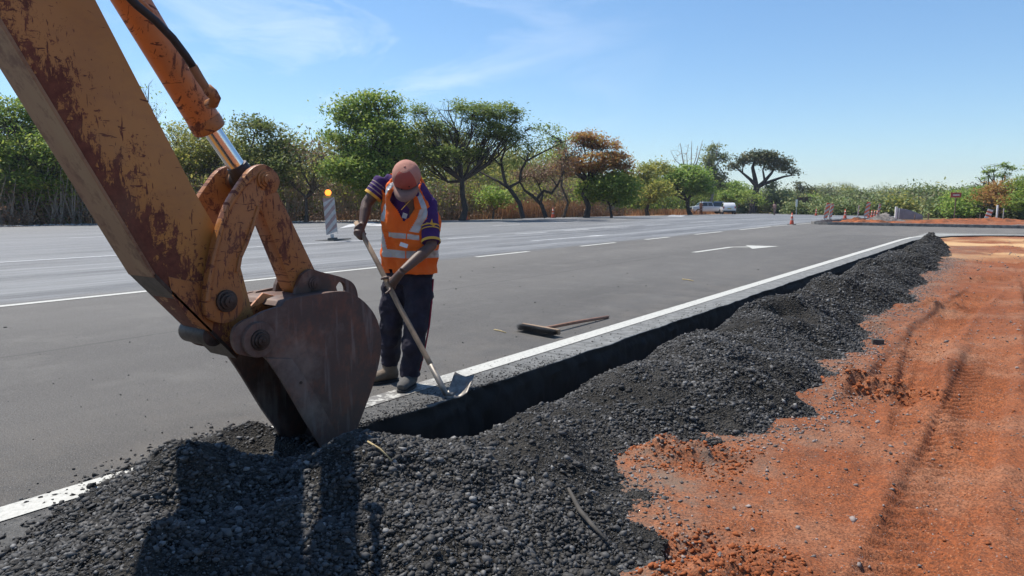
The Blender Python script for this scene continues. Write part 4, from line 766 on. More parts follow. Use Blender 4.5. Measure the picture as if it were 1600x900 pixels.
# wooded rise beyond the junction
def wood(rows, leafm, name, label, seed, frac_):
    global rng
    keep = rng; rng = np.random.default_rng(seed); Cs = []
    for (x0, y0, x1, y1, n, h) in rows:
        for i in range(n):
            if rng.random() > frac_: continue
            t = rng.random(); x = x0+(x1-x0)*t+rng.normal(0, 3); y = y0+(y1-y0)*t+rng.normal(0, 4); hh = h*(1-.38*t)*rng.uniform(.6, 1.1)*(1+.35*math.sin(x*.09+y*.05)*math.sin(x*.23+1))*(1.28 if rng.random() < .06 else 1); zb = float(gz(y))-.8; r = hh*rng.uniform(.32, .5)
            m_ = 30; d = rng.normal(0, 1, (m_, 3)); d /= np.linalg.norm(d, axis=1)[:, None]; d[:, 2] = np.abs(d[:, 2])*1.0-.35*rng.random(m_)
            Cs.append(np.array([x, y, zb+hh*.6])+d*np.array([r, r, hh*.38]))
    C = np.concatenate(Cs); C = np.repeat(C, 2, 0)+rng.normal(0, .3, (2*len(C), 3)); Q = np.repeat(C, 24, 0)+rng.normal(0, 1, (len(C)*24, 3))*np.array([.8, .8, .5]); V, F = quads(Q, .19, .6); ob = npmesh(name, V, F, leafm); tag(ob, label, 'wood', kind='stuff'); rng = keep
ROWS = [(-38, 122, 4, 84, 60, 3.0), (-44, 150, 12, 100, 80, 4.0), (-50, 185, 26, 118, 110, 5.2), (-62, 225, 45, 140, 130, 6.6), (-75, 270, 70, 165, 150, 7.9)]
wood(ROWS, L_far, 'distant_wood', 'distant wooded rise beyond the road junction', 11, .5)
wood(ROWS, L_umb, 'distant_wood', 'darker crowns scattered through the distant wooded rise', 12, .3)
wood(ROWS, L_yel, 'distant_wood', 'yellowish crowns scattered through the distant wooded rise', 13, .06)

# pale rubble along the far kerb
x0_, y0_ = along(EDGE, 9000, .9, -1); k_ = x0_ < -34
V, F = stones(np.stack([x0_[k_]+.9, y0_[k_], gz(y0_[k_])-.03+.03*rng.random(k_.sum())], -1), rng.uniform(.02, .09, k_.sum()), True)
m = M('pale_rubble', .9); m.col(m.mix(m.rnd(), (.16, .15, .14), (.46, .45, .43))); o = npmesh('roadside_rubble', V, F, m.m); tag(o, 'pale grey rubble along the far road edge', 'rubble', kind='stuff')

# hazy air over the whole place
hzb = MB().box((100, 550, 27), (2300, 1900, 66)).obj('haze', None, fix=False); hzb.data.materials.clear()
hm = bpy.data.materials.new('haze'); hm.use_nodes = True; ht = hm.node_tree; ht.nodes.remove(ht.nodes['Principled BSDF']); vv = ht.nodes.new('ShaderNodeVolumePrincipled'); vv.inputs['Color'].default_value = (.80, .88, 1, 1); vv.inputs['Density'].default_value = .00032; vv.inputs['Anisotropy'].default_value = .2
ht.links.new(vv.outputs[0], ht.nodes['Material Output'].inputs['Volume']); hzb.data.materials.append(hm); tag(hzb, kind='stuff')

# ================================================================ ROAD WORKER
RT = Vector((math.cos(rad(36.3)), math.sin(rad(36.3)), 0)); FW = Vector((-math.sin(rad(36.3)), math.cos(rad(36.3)), 0)); UP = Vector((0, 0, 1))
skin = simple('dark_skin', (.105, .058, .040), .55, 0, .2, 30, .15); 
def cloth(name, c, var=.15, rough=.85):
    m = M(name, rough, 0, .25); n = m.noise(9, 5, .6); m.col(m.mix(m.rng(n, .35, .65), tuple(x*(1-var) for x in c), tuple(min(1, x*(1+var)) for x in c)))
    m.bump(m.op('ADD', m.noise(16, 3, .5, (1, 1, .5), (0, 0, 0), .8), m.op('MULTIPLY', m.noise(300, 2), .1)), .5, .012); return m.m
purple = cloth('purple_jersey', (.055, .022, .11)); navy = cloth('navy_trousers', (.024, .020, .030), .3); capm = cloth('faded_cap', (.42, .20, .15), .12); capf = cloth('cap_front_panel', (.36, .085, .065), .12); brimm = cloth('cap_brim', (.25, .15, .12), .14)
m = M('orange_vest_fabric', .7, 0, .3); m.col(m.mix(m.rng(m.noise(7, 4), .3, .7), (.92, .165, .02), (.98, .23, .035))); m.bump(m.noise(13, 4, .55, (1, 1, .6), (0, 0, 0), 1.0), .7, .016)
tt = m.n('ShaderNodeBsdfTranslucent'); tt.inputs[0].default_value = (.95, .17, .02, 1); ms_ = m.n('ShaderNodeMixShader'); ms_.inputs[0].default_value = .3; m.l(m.b.outputs[0], ms_.inputs[1]); m.l(tt.outputs[0], ms_.inputs[2]); m.l(ms_.outputs[0], m.t.nodes['Material Output'].inputs[0])
vestm = m.m; refl = simple('reflective_tape', (.42, .42, .41), .4, .25, .1, 12, .3); yellow = simple('yellow_trim', (.62, .36, .05), .8, 0, .1); redp = simple('red_piping', (.28, .02, .04), .8, 0, .1); whitec = simple('white_label', (.7, .7, .68), .7, 0, .05)
leather = simple('dusty_boot_leather', (.075, .07, .064), .8, 0, .35, 12, .3); tanl = simple('tan_boot_leather', (.15, .11, .075), .8, 0, .2, 12, .3); sole = simple('boot_sole', (.03, .028, .026), .85)
pr = empty('person', [(-3.79,3.69)][0]+(0,)); tag(pr, 'road worker in an orange vest, pink cap and dark trousers bending over a shovel', 'person')
def pp(o, par=None):
    if par is None: o.parent = pr; o.matrix_parent_inverse = Matrix.Translation(-Vector(pr.location))
    else: o.parent = par
    return o
SHR = [(-3.74,3.55,1.477)][0]; ELR = [(-3.813,3.448,1.323)][0]; WRR = [(-3.771,3.369,1.181)][0]        # his right arm (left in the photo)
SHL = [(-3.454,3.699,1.323)][0]; ELL = [(-3.339,3.601,1.033)][0]; WRL = [(-3.361,3.334,0.875)][0]
PEL = [(-3.625,3.654,0.796)][0]; BEL = [(-3.589,3.643,1.04)][0]; CHE = [(-3.551,3.61,1.292)][0]; NEC = [(-3.515,3.559,1.438)][0]; HED = [(-3.451,3.489,1.484)][0]
HR = [(-3.693,3.623,0.757),(-3.727,3.575,0.452),(-3.772,3.598,0.168)]; HL = [(-3.545,3.682,0.761),(-3.491,3.599,0.459),(-3.532,3.568,0.131)]
body = MB()
def T2(mb, pts, rr, n=14, sq=1., mi=0, wax=None, caps=True): return mb.tube(pts, rr, n, mi, caps, wax, sq)
sh_ax = (Vector(SHL)-Vector(SHR)).normalized()
T2(body, [PEL, BEL, CHE, Vector(NEC)+UP*.0], [(.145, .10), (.135, .10), (.14, .09), (.06, .055)], 16, wax=sh_ax)
SHM = (Vector(SHR)+Vector(SHL))/2+FW*.03
T2(body, [SHR, SHM, SHL], [.045, .06, .045], 12)
T2(body, [NEC, HED], [.055, .052], 12)
for S_, E_, W__ in ((SHR, ELR, WRR), (SHL, ELL, WRL)):
    S_, E_, W__ = Vector(S_), Vector(E_), Vector(W__)
    T2(body, [S_, S_.lerp(E_, .5), E_, E_.lerp(W__, .35), W__], [.054, .047, .040, .041, .027], 12)
for l_ in (HR, HL): T2(body, [l_[0], l_[1], l_[2]], [.088, .062, .044], 12)
# head, pitched forward, looking down at the shovel blade
hp = Matrix.Rotation(rad(52), 3, RT)      # face direction: towards camera and down
face = (hp @ (-FW)); crown = (hp @ UP)
Hc = Vector(HED)
Rh = Matrix((RT, -face, crown)).transposed()
def hd(x, y, z): return Hc+RT*x+face*y+crown*z
body.ell(hd(0, 0, .02), (.075, .095, .095), Rh, 18, 12); body.ell(hd(0, .03, -.06), (.056, .062, .06), Rh, 14, 9)
T2(body, [hd(0, .075, .01), hd(0, .105, -.028), hd(0, .09, -.045)], [.010, .017, .012], 8)      # nose
T2(body, [hd(-.03, .082, -.072), hd(0, .094, -.073), hd(.03, .082, -.072)], [.007, .010, .007], 8)  # lips
for sx in (-1, 1):
    body.ell(hd(sx*.077, -.005, -.012), (.010, .022, .032), Rh, 10, 7)
    T2(body, [hd(sx*.045, .078, .022), hd(sx*.02, .09, .022)], [.009, .010], 6)
# hands: palm, four curled fingers and a thumb each, closed round the handle
SA = Vector([(-3.788,3.321,1.195)][0]); SB = Vector([(-2.946,3.295,0.111)][0]); sax = (SB-SA).normalized()
def near_on(p): return SA+sax*(Vector(p)-SA).dot(sax)
def hand(mb, wrist, hc, back, flip=1):
    """palm on the side `back` of the handle point hc; fingers wrap to the other side"""
    wrist, hc = Vector(wrist), Vector(hc); bk_ = (back-sax*back.dot(sax)).normalized(); sd_ = sax.cross(bk_).normalized()*flip
    pc = hc+bk_*.030
    T2(mb, [wrist, wrist.lerp(pc, .5), pc], [.026, .030, .034], 12)
    mb.ell(pc, (.042, .024, .018), Matrix((sax, sd_, bk_)).transposed(), 12, 8)
    for i, L_ in enumerate((.92, 1.04, 1.0, .8)):
        o_ = sax*(-.033+.022*i); r_ = .0098-.0006*abs(i-1)
        P = []
        for k, ang in enumerate((-20, 30, 85, 140, 185)):
            a = rad(ang*L_); P.append(hc+o_+(bk_*math.cos(a)+sd_*math.sin(a))*(.0285 if k < 4 else .026))
        T2(mb, P, [r_*1.1, r_*1.08, r_, r_*.95, r_*.8], 8)
    P = []
    for k, ang in enumerate((10, -45, -95, -140)):
        a = rad(ang); P.append(hc-sax*(.040+.012*k*.6)+(bk_*math.cos(a)+sd_*math.sin(a))*.029)
    T2(mb, P, [.014, .0125, .011, .009], 8)
h1 = near_on([(-3.721,3.334,1.126)][0]); h2 = near_on([(-3.43,3.335,0.802)][0])
hand(body, WRR, h1, -RT*.8-FW*.2+UP*.2, 1); hand(body, WRL, h2, RT*.9-FW*.25+UP*.3, -1)
# the extended forefinger of the lower hand
fp = [h2-sax*-.03+RT*.0-FW*.02, Vector([(-3.414,3.277,0.752)][0]), Vector([(-3.418,3.233,0.731)][0])]
T2(body, [h2+sax*.02-FW*.028, fp[1], fp[2]], [.011, .0095, .0075], 8)
bo = pp(fuse(body.obj('body', skin), .0058, 3))
# eyes
for sx in (-1, 1): pp(MB().ell(hd(sx*.030, .083, .002), (.011, .008, .009), Rh, 12, 8).obj('eye', whitec, smooth='all'))
hairm = simple('black_hair', (.008, .007, .007), .95, 0, .2, 60, .5)
pp(MB().ell(hd(0, -.012, .022), (.081, .094, .098), Rh, 20, 12).obj('hair', hairm, smooth='all'))
# cap: crown of six panels, front panel, brim, button
def dome(mi_f):
    mb = MB(); nu, nv = 36, 12; V = []; F = []; mi = []
    for i in range(nv+1):
        ph = (math.pi/2)*i/nv
        for j in range(nu):
            th = 2*math.pi*j/nu; seam = 1-.022*abs(math.cos(th*3))**14+.010*math.sin(th*5+i*.7)+.008*math.sin(th*11-i)
            r_ = math.sin(ph)**.86
            fx = .098*r_*math.cos(th)*seam; fy = (.112*r_*math.sin(th))*seam; fz = .104*math.cos(ph)**.8
            V.append(hd(fx, fy-.004, fz+.028))
    for i in range(nv):
        for j in range(nu):
            F.append((i*nu+j, i*nu+(j+1) % nu, (i+1)*nu+(j+1) % nu, (i+1)*nu+j)); th = 2*math.pi*(j+.5)/nu; mi.append(1 if (.62 < th < math.pi-.62 and i > 2) else 0)
    mb.v = [tuple(v) for v in V]; mb.f = F; mb.mi = mi; return mb
cp = pp(dome(0).obj('cap', [capm, capf], smooth='all', fix=True))
mb = MB(); V = []; n = 18
for k, (t, dz) in enumerate(((0, 0), (.5, .003), (1, -.004))):
    for i in range(n+1):
        a = math.pi*(.13+.74*i/n); x = .092*math.cos(a)*(1-.06*t); y0 = .108*math.sin(a)-.004; y = y0+t*(.10*math.sin(a)**.6)
        V.append(hd(x*1.0, y, .022+dz-.022*(abs(math.cos(a))**2)*(.4+t*.8)))
F = [(k*(n+1)+i, k*(n+1)+i+1, (k+1)*(n+1)+i+1, (k+1)*(n+1)+i) for k in range(2) for i in range(n)]
br = mb.add(V, F).obj('brim', brimm, smooth='all'); sm_ = br.modifiers.new('s', 'SOLIDIFY'); sm_.thickness = .004; pp(br, cp)
pp(MB().ell(hd(0, -.004, .133), (.008, .008, .004), Rh, 10, 6).obj('button', capm, smooth='all'), cp)
for q in ((.03, .107, .058), (-.022, .113, .040)): pp(MB().ell(hd(*q), (.0055, .003, .0055), Rh, 8, 6).obj('eyelet', hairm, smooth='all'), cp)
# torso garments as a bent, tilted loft
def ringsurf(stations, nu, offs=0.):
    """stations: centre, half width, half depth, tilt (deg, down to the right)"""
    out = []
    for (c, hw, hdp, tilt, pit) in stations:
        ax = (RT*math.cos(rad(tilt))-UP*math.sin(rad(tilt))); bx = (-FW*math.cos(rad(pit))-UP*math.sin(rad(pit)))
        ring = []
        for j in range(nu):
            th = 2*math.pi*j/nu; cx_, sx_ = math.cos(th), math.sin(th)
            ring.append(Vector(c)+ax*(hw+offs)*math.copysign(abs(cx_)**.82, cx_)+bx*(hdp+offs)*math.copysign(abs(sx_)**.82, sx_))
        out.append(ring)
    return out
def interp(st, n):
    o = []; k = len(st)
    for i in range(n):
        t = i/(n-1)*(k-1); a = min(int(t), k-2); f = t-a; p0, p1, p2, p3 = (st[min(max(a+d, 0), k-1)] for d in (-1, 0, 1, 2))
        def cr_(a0, a1, a2, a3): return .5*(2*a1+(a2-a0)*f+(2*a0-5*a1+4*a2-a3)*f*f+(3*a1-a0-3*a2+a3)*f**3)
        o.append((tuple(cr_(*(q[0][j] for q in (p0, p1, p2, p3))) for j in range(3)), *(cr_(p0[j], p1[j], p2[j], p3[j]) for j in (1, 2, 3, 4))))
    return o
STA = [([(-3.613,3.668,0.828)][0], .180, .135, 2, 0), ([(-3.611,3.662,0.945)][0], .186, .14, 2, 3), ([(-3.589,3.65,1.085)][0], .190, .145, 4, 8), ([(-3.571,3.635,1.223)][0], .194, .14, 9, 14), ([(-3.565,3.62,1.341)][0], .186, .135, 18, 22), ([(-3.557,3.601,1.422)][0], .165, .12, 25, 30), ([(-3.548,3.593,1.488)][0], .115, .09, 26, 38), ([(-3.521,3.566,1.509)][0], .075, .07, 20, 42)]
nu, nv = 180, 150
def fold(j, i, s=1.): th = 2*math.pi*j/nu; i = i*60/nv; return (.0065*math.sin(th*5+i*.10)+.0045*math.sin(th*9-i*.21+1)+.004*math.sin(i*.42+3*math.cos(th)))*s
IS = interp(STA, nv)
def garment(off, keepf, matf, mats, name, foldk=1.):
    rg = ringsurf(IS, nu, off); V = []
    for i in range(nv):
        c = Vector(IS[i][0])
        for j in range(nu): p = rg[i][j]; V.append(p+(p-c).normalized()*fold(j, i, foldk))
    mb = MB(); mb.v = [tuple(v) for v in V]
    for i in range(nv-1):
        for j in range(nu):
            th = 2*math.pi*(j+.5)/nu; v = (i+.5)/(nv-1); u = math.cos(th); fr = math.sin(th) > 0
            if not keepf(u, v, fr, th): continue
            mb.f.append((i*nu+j, i*nu+(j+1) % nu, (i+1)*nu+(j+1) % nu, (i+1)*nu+j)); mb.mi.append(matf(u, v, fr, th))
    o = mb.obj(name, mats, smooth='all'); return o
def sleeve_end(S_, E_, t): S_, E_ = Vector(S_), Vector(E_); return S_, S_.lerp(E_, t)
a1, b1 = sleeve_end(SHR, ELR, .66); a2, b2_ = sleeve_end(SHL, ELL, .93)
jm = MB(); IJ = IS[::15]; jm.tube([Vector(q[0])+FW*.004 for q in IJ[:-1]], [(q[1]-.022, q[2]-.018) for q in IJ[:-1]], 28, wax=RT)
T2(jm, [a1, SHM+UP*.012, a2], [.064, .085, .066], 16)
T2(jm, [a1+(a1-b1)*.1, a1, a1.lerp(b1, .5), b1], [.06, .072, .070, .064], 20); T2(jm, [a2+(a2-b2_)*.1, a2, a2.lerp(b2_, .5), b2_], [.055, .064, .066, .064], 20)
sh = fuse(jm.obj('jersey', purple), .007, 4); dj = sh.modifiers.new('d', 'DISPLACE'); tx0 = bpy.data.textures.new('jersey_folds', 'CLOUDS'); tx0.noise_scale = .06; dj.texture = tx0; dj.strength = .014; dj.mid_level = .5; pp(sh)
dull = simple('dull_stripe', (.24, .18, .17), .85, 0, .2)
def band_on(a, b, t, r, w, mat, nm='trim'):
    c = a.lerp(b, t); d = (b-a).normalized(); m_ = MB(); m_.tube([c-d*w, c+d*w], [r, r], 24, caps=False); return m_.obj(nm, mat, smooth='all')
for t, w in ((.97, .010), (.72, .004), (.50, .004), (.32, .004)): pp(band_on(a1, b1, t, .0745-.008*t, w, yellow if t > .9 else dull), sh)
pp(band_on(a2, b2_, .97, .0675, .010, yellow), sh)
for t, w in ((.62, .005), (.70, .004)): pp(band_on(a2, b2_, t, .0690, w, yellow), sh)
# star-like pattern on the hanging sleeve
stc = a2.lerp(b2_, .55)+(-FW*.9+RT*.25).normalized()*.069; V = []; mb = MB()
for k in range(10): a = math.pi*k/5+.2; r_ = .042 if k % 2 == 0 else .016; V.append(stc+RT*math.cos(a)*r_+UP*math.sin(a)*r_*1.1)
mb.add(V, [tuple(range(10))]); o = mb.obj('star_patch', yellow); o.modifiers.new('s', 'SOLIDIFY').thickness = .002; pp(o)
# vest
def keepv(u, v, fr, th):
    if fr and v > .43 and abs(u+.10) < min((v-.43)*2.4, .40) and v < .99: return False       # V neck
    if v > .985: return False
    if abs(u) > .93-(v-.6)*.25 and v > .60 and v < .93: return False                # arm holes
    if fr and v < .045 and abs(u+.62) < .10: return False
    return True
def matv(u, v, fr, th):
    if .15 < v < .205 and u > -.78: return 1
    if .30 < v < .345 and fr and -.62 < u < .30: return 1
    if .30 < v < .345 and not fr: return 1
    if fr and .36 < v < .95 and abs(u-min(.22+(v-.39)*1.7, .66)) < .13: return 1
    if fr and .40 < v < .95 and abs(u+(.86-.35*(v-.3))) < .085: return 1
    if fr and .17 < v < .36 and abs(u+.92-(.36-v)*1.3) < .06: return 1
    if not fr and abs(abs(u)-.5) < .11 and v > .3: return 1
    return 0
vs = garment(.010, keepv, matv, [vestm, refl], 'vest', 1.5); vs.modifiers.new('s', 'SOLIDIFY').thickness = .004; txv = bpy.data.textures.new('vest_folds', 'CLOUDS'); txv.noise_scale = .075; dvm = vs.modifiers.new('d', 'DISPLACE'); dvm.texture = txv; dvm.strength = .030; dvm.mid_level = .5; pp(vs)
# open front edge of the vest, label and zip pull, collar rolls
fe = [(-3.452,3.507,1.206),(-3.453,3.482,1.132),(-3.469,3.483,1.052),(-3.49,3.502,0.952),(-3.505,3.528,0.869)]; pp(MB().tube(fe, .004, 8).obj('vest_edge', vestm, smooth='all'), vs)
lb = [(-3.494,3.46,1.061),(-3.447,3.486,1.044),(-3.452,3.478,1.018),(-3.499,3.452,1.035)]; o = MB().add(lb, [(0, 1, 2, 3)]).obj('label', whitec); o.modifiers.new('s', 'SOLIDIFY').thickness = .003; pp(o, vs)
bd = [(-3.455,3.451,1.263),(-3.423,3.46,1.251),(-3.435,3.459,1.22),(-3.467,3.449,1.229)]; o = MB().add(bd, [(0, 1, 2, 3)]).obj('badge', simple('grey_badge', (.34, .33, .34), .7, 0, .1)); o.modifiers.new('s', 'SOLIDIFY').thickness = .003; pp(o, sh)
ly = [(-3.4,3.509,1.376),(-3.428,3.468,1.328),(-3.467,3.445,1.281)]; pp(MB().tube(ly, .0022, 6).obj('lanyard', yellow, smooth='all'), sh)
# trousers with piping
mb = MB(); hipc = Vector([(-3.63,3.665,0.813)][0])
T2(mb, [hipc+UP*.05, hipc, hipc-UP*.07], [(.172, .125), (.178, .13), (.165, .12)], 24, wax=RT)
def legt(L_, r_, fl):
    a, b, c = (Vector(q) for q in L_); P = [a+UP*.02, a.lerp(b, .5), b, b.lerp(c, .5), c+UP*.02, c-UP*.045]; T2(mb, P, r_, 20)
legt(HR, [.105, .098, .088, .082, .070, .064], 0); legt(HL, [.108, .100, .090, .084, .074, .070], 1)
tr_ = pp(fuse(mb.obj('trousers', navy), .008, 6))
tx = bpy.data.textures.new('folds', 'CLOUDS'); tx.noise_scale = .09; dm = tr_.modifiers.new('d', 'DISPLACE'); dm.texture = tx; dm.strength = .045; dm.mid_level = .5
pts_ = [Vector(HL[0])+RT*.108+UP*.02, Vector(HL[0]).lerp(Vector(HL[1]), .5)+RT*.102, Vector(HL[1])+RT*.092, Vector(HL[1]).lerp(Vector(HL[2]), .5)+RT*.085, Vector(HL[2])+RT*.070]
pp(MB().tube([p-FW*.012 for p in pts_], .006, 8).obj('piping', redp, smooth='all'), tr_)
# boots
def boot(ank, d, mat, nm='boot'):
    a = Vector(ank); gzv = 0.012; d = Vector((d.x, d.y, 0)).normalized(); s_ = Vector((-d.y, d.x, 0)); m_ = MB()
    h = Vector((a.x, a.y, gzv)); T2(m_, [a+UP*.03, h+UP*.085, h+UP*.05-d*.01], [.058, .056, .052], 16)
    T2(m_, [h-d*.055+UP*.045, h+UP*.052, h+d*.07+UP*.046, h+d*.13+UP*.036, h+d*.165+UP*.028], [(.036, .040), (.042, .048), (.046, .042), (.046, .034), (.030, .022)], 16, wax=s_)
    o = pp(fuse(m_.obj(nm, mat), .006, 4)); m2 = MB(); V = []; n = 20; 
    for z in (0.001, .022):
        for k in range(n): t = 2*math.pi*k/n; V.append(h+d*(.055+.125*math.cos(t))+s_*(.048+.006*math.cos(t))*math.copysign(abs(math.sin(t))**.8, math.sin(t))+UP*(z-gzv))
    m2.add(V, [tuple(range(n)), tuple(range(2*n-1, n-1, -1))]+[(k, (k+1) % n, n+(k+1) % n, n+k) for k in range(n)]); so_ = m2.obj('sole', sole, smooth=True); so_.parent = o
boot(HL[2], -FW*.95-RT*.28, leather); boot(HR[2], -FW*.55-RT*.85, tanl)

# shovel
wood_ = simple('worn_wood', (.28, .19, .12), .75, 0, .25, 14, .2); m = M('worn_blade_steel', .5, .55, .4); m.col(m.mix(m.rng(m.noise(14, 6, .7), .38, .62), (.14, .125, .11), (.30, .27, .235))); bladem = m.m
sv = empty('shovel', (SB.x, SB.y, 0)); tag(sv, 'square shovel with a long worn wooden handle held by the worker', 'shovel')
P = [SA, SA.lerp(SB, .25)+FW*.008, SA.lerp(SB, .5)-RT*.006, SA.lerp(SB, .8), SB.lerp(SA, .06)]
hn = MB().tube(P, [.0165, .0175, .0175, .018, .017], 14).obj('handle', wood_, smooth='all')
BLD = [(-2.935,3.276,0.096),(-3,3.447,0.211),(-2.892,3.522,0.19),(-2.825,3.362,0.124),(-2.859,3.294,0.092)]; c_ = sum((Vector(q) for q in BLD), Vector())/5
V = []; nx = 8
A_, B_, C_, D_ = (Vector(BLD[i]) for i in (0, 1, 2, 3)); nrm = (B_-A_).cross(D_-A_).normalized(); nrm = nrm if nrm.dot(-FW) > 0 else -nrm
for i in range(nx+1):
    for j in range(nx+1):
        u, v = i/nx, j/nx; p = (A_*(1-u)+D_*u)*(1-v)+(B_*(1-u)+C_*u)*v; V.append(p-nrm*.03*math.sin(math.pi*u)+nrm*.012*(v**2))
bl_ = MB().add(V, [(i*(nx+1)+j, (i+1)*(nx+1)+j, (i+1)*(nx+1)+j+1, i*(nx+1)+j+1) for i in range(nx) for j in range(nx)]).obj('blade', bladem, smooth='all'); bl_.modifiers.new('s', 'SOLIDIFY').thickness = .0035
mid_ = (A_+B_*.3+D_*.6)/1.9; sk = MB().tube([SB.lerp(SA, .16), SB.lerp(SA, .04), SB, A_.lerp(C_, .18)-nrm*.012, A_.lerp(C_, .42)-nrm*.024], [.0195, .020, .019, .014, .006], 12).obj('socket', bladem, smooth='all')
adopt(sv, hn, bl_, sk)
# broom lying on the road
bm0 = [(-3.824,5.329,0.124),(-3.474,5.388,0.136),(-3.463,6.396,0.132),(-3.622,5.354,0.137)]
bl0, bl1 = Vector([(-4.197,5.837)][0]+(.0,)), Vector([(-3.689,5.745)][0]+(.0,)); be = Vector([(-3.827,7.068)][0]+(.0,))
br_ = empty('broom', bl0.lerp(bl1, .5)); tag(br_, 'push broom with black bristles lying on the road by the white line', 'broom'); ax_ = (bl1-bl0).normalized(); pe = Vector((-ax_.y, ax_.x, 0)); L_ = (bl1-bl0).length
if pe.dot(FW) < 0: pe = -pe
hb = MB().box(bl0.lerp(bl1, .5)+pe*.055+UP*.050, (L_, .035, .055), Matrix((ax_, pe, UP)).transposed()).obj('head', wood_, bevel=.006)
V = []; F = []; n = 0; rb = random.Random(3); mb = MB()
for i in range(1700):
    u = rb.uniform(.02, .98); h_ = rb.uniform(.024, .074); b = bl0.lerp(bl1, u)+pe*.042+UP*h_; t = b-pe*rb.uniform(.075, .105)+ax_*rb.gauss(0, .012)+UP*(rb.gauss(0, .008)-(h_-.05)*-.25); t.z = max(t.z, .008); w_ = ax_*.0016
    mb.add([b-w_, b+w_, t+w_, t-w_], [(0, 1, 2, 3)])
bristle = simple('black_bristles', (.02, .02, .022), .7); bs_ = mb.obj('bristles', bristle, fix=False)
hs = bl0.lerp(bl1, .60)+pe*.055+UP*.06; bh = MB().tube([hs, hs.lerp(be+UP*.02, .5)+UP*.004, be+UP*.018], [.017, .018, .017], 12).obj('handle', simple('red_brown_wood', (.26, .13, .08), .7, 0, .25, 14), smooth='all'); adopt(br_, hb, bs_, bh)
# twigs and offcuts
def twig(P, r, label, mat=wood_, name='twig'):
    P = [Vector(p) for p in P]; o = MB().tube([p-P[0] for p in P], r, 8).obj(name, mat, smooth='all'); o.location = P[0]; tag(o, label, 'twig'); return o
greyw = simple('weathered_wood', (.06, .053, .045), .85, 0, .4, 18, .3)
straw = simple('straw', (.42, .32, .16), .85)
def gl(l, z): return [(p[0], p[1], z) for p in l]
twig(gl([(-4.428,5.712),(-4.33,5.694),(-4.22,5.645)], .008), [.006, .006, .004], 'short pale twig on the asphalt left of the broom', straw)
twig(gl([(-4.71,11.303),(-4.585,11.276),(-4.443,11.148)], .01), [.008, .008, .005], 'pale straw stalk on the asphalt beyond the broom', straw)
q = [(-2.279,2.031),(-2.207,2.036),(-2.143,2.043)]; twig([(p[0], p[1], float(pile(np.array([p[0]]), np.array([p[1]]))[0])+.02) for p in q], [.0042, .004, .003], 'splintered pale stick lying on the shaded gravel', straw)
def block(px_, size, ang, label, z=None, mat=None, tilt=0, name='timber_offcut', cat='timber'):
    x, y = px_; zz = z if z is not None else float(soil(np.array([x]), np.array([y]))[0]); mb = MB().box((0, 0, 0), size, Matrix.Rotation(ang, 3, 'Z') @ Matrix.Rotation(tilt, 3, 'Y')); o = mb.obj(name, mat or wood_, bevel=.004); o.location = (x, y, zz+size[2]*.35); tag(o, label, cat); return o
q = [(-1.556,2.538),(-1.455,2.464),(-1.359,2.405),(-1.263,2.354)]; twig([(p[0], p[1], float(pile(np.array([p[0]]), np.array([p[1]]))[0])+.035) for p in q], [.007, .011, .010, .006], 'weathered dark stick lying on the gravel near the red soil', greyw, 'stick')
q = [(-1.124,7.589)][0]; block(q, (.10, .07, .06), rad(20), 'small grey block on the red soil beside the gravel', None, greyw, name='concrete_block', cat='block')
q = [(-1.554,10.061)][0]

# ================================================================ ROAD WORK FURNITURE
m = M('cone_orange', .6); m.col(m.mix(m.rng(m.noise(9, 4), .4, .6), (.50, .07, .03), (.62, .10, .045))); conem = m.m
whitep = simple('dusty_white_plastic', (.55, .52, .49), .6, 0, .15, 8); blackr = simple('black_rubber', (.03, .028, .027), .85); panelw = simple('dusty_white_panel', (.42, .40, .38), .6, 0, .15, 9); panelr = simple('faded_red_stripe', (.30, .20, .19), .6, 0, .2, 9); panelo = simple('orange_red_stripe', (.62, .13, .06), .6, 0, .2, 9); greyb = simple('recycled_rubber_foot', (.09, .085, .075), .9, 0, .3, 12); ambm = simple('amber_lens_dark', (.75, .20, .02), .3)
m = M('amber_lamp', .3); m.col((.9, .25, .02)); m.b.inputs['Emission Color'].default_value = (1, .22, .02, 1); m.b.inputs['Emission Strength'].default_value = 2.2; lampm = m.m
def make_cone(h=.75):
    r = empty('traffic_cone'); b = MB().box((0, 0, .015), (h*.52, h*.52, .03)).obj('base', blackr, r, bevel=.004); sw = lambda t: h*.17*(1-t)+h*.035*t
    c = MB()
    for t0, t1, mi in ((0, .34, 0), (.34, .50, 1), (.50, .66, 0), (.66, .80, 1), (.80, 1, 0)): c.tube([(0, 0, .03+(h-.03)*t0), (0, 0, .03+(h-.03)*t1)], [sw(t0), sw(t1)], 20, mi, caps=(t1 == 1))
    c.obj('body', [conem, simple('dusty_cone_band', (.42, .30, .26), .6)], r, smooth=True); return r
def dup(root, loc, rz=0., label=None, group=None, sc=1.):
    r = root.copy(); COL.objects.link(r); r.location = loc; r.rotation_euler = (0, 0, rz); r.scale = (sc,)*3
    if label: r['label'] = label
    if group: r['group'] = group
    for ch in list(root.children):
        c = ch.copy(); COL.objects.link(c); c.parent = r
        for g_ in list(ch.children): d = g_.copy(); COL.objects.link(d); d.parent = c
    return r
def G(x, y, dz=0.): return (x, y, float(gz(y))+dz)
cone0 = make_cone(); CG = 'orange traffic cones around the junction'
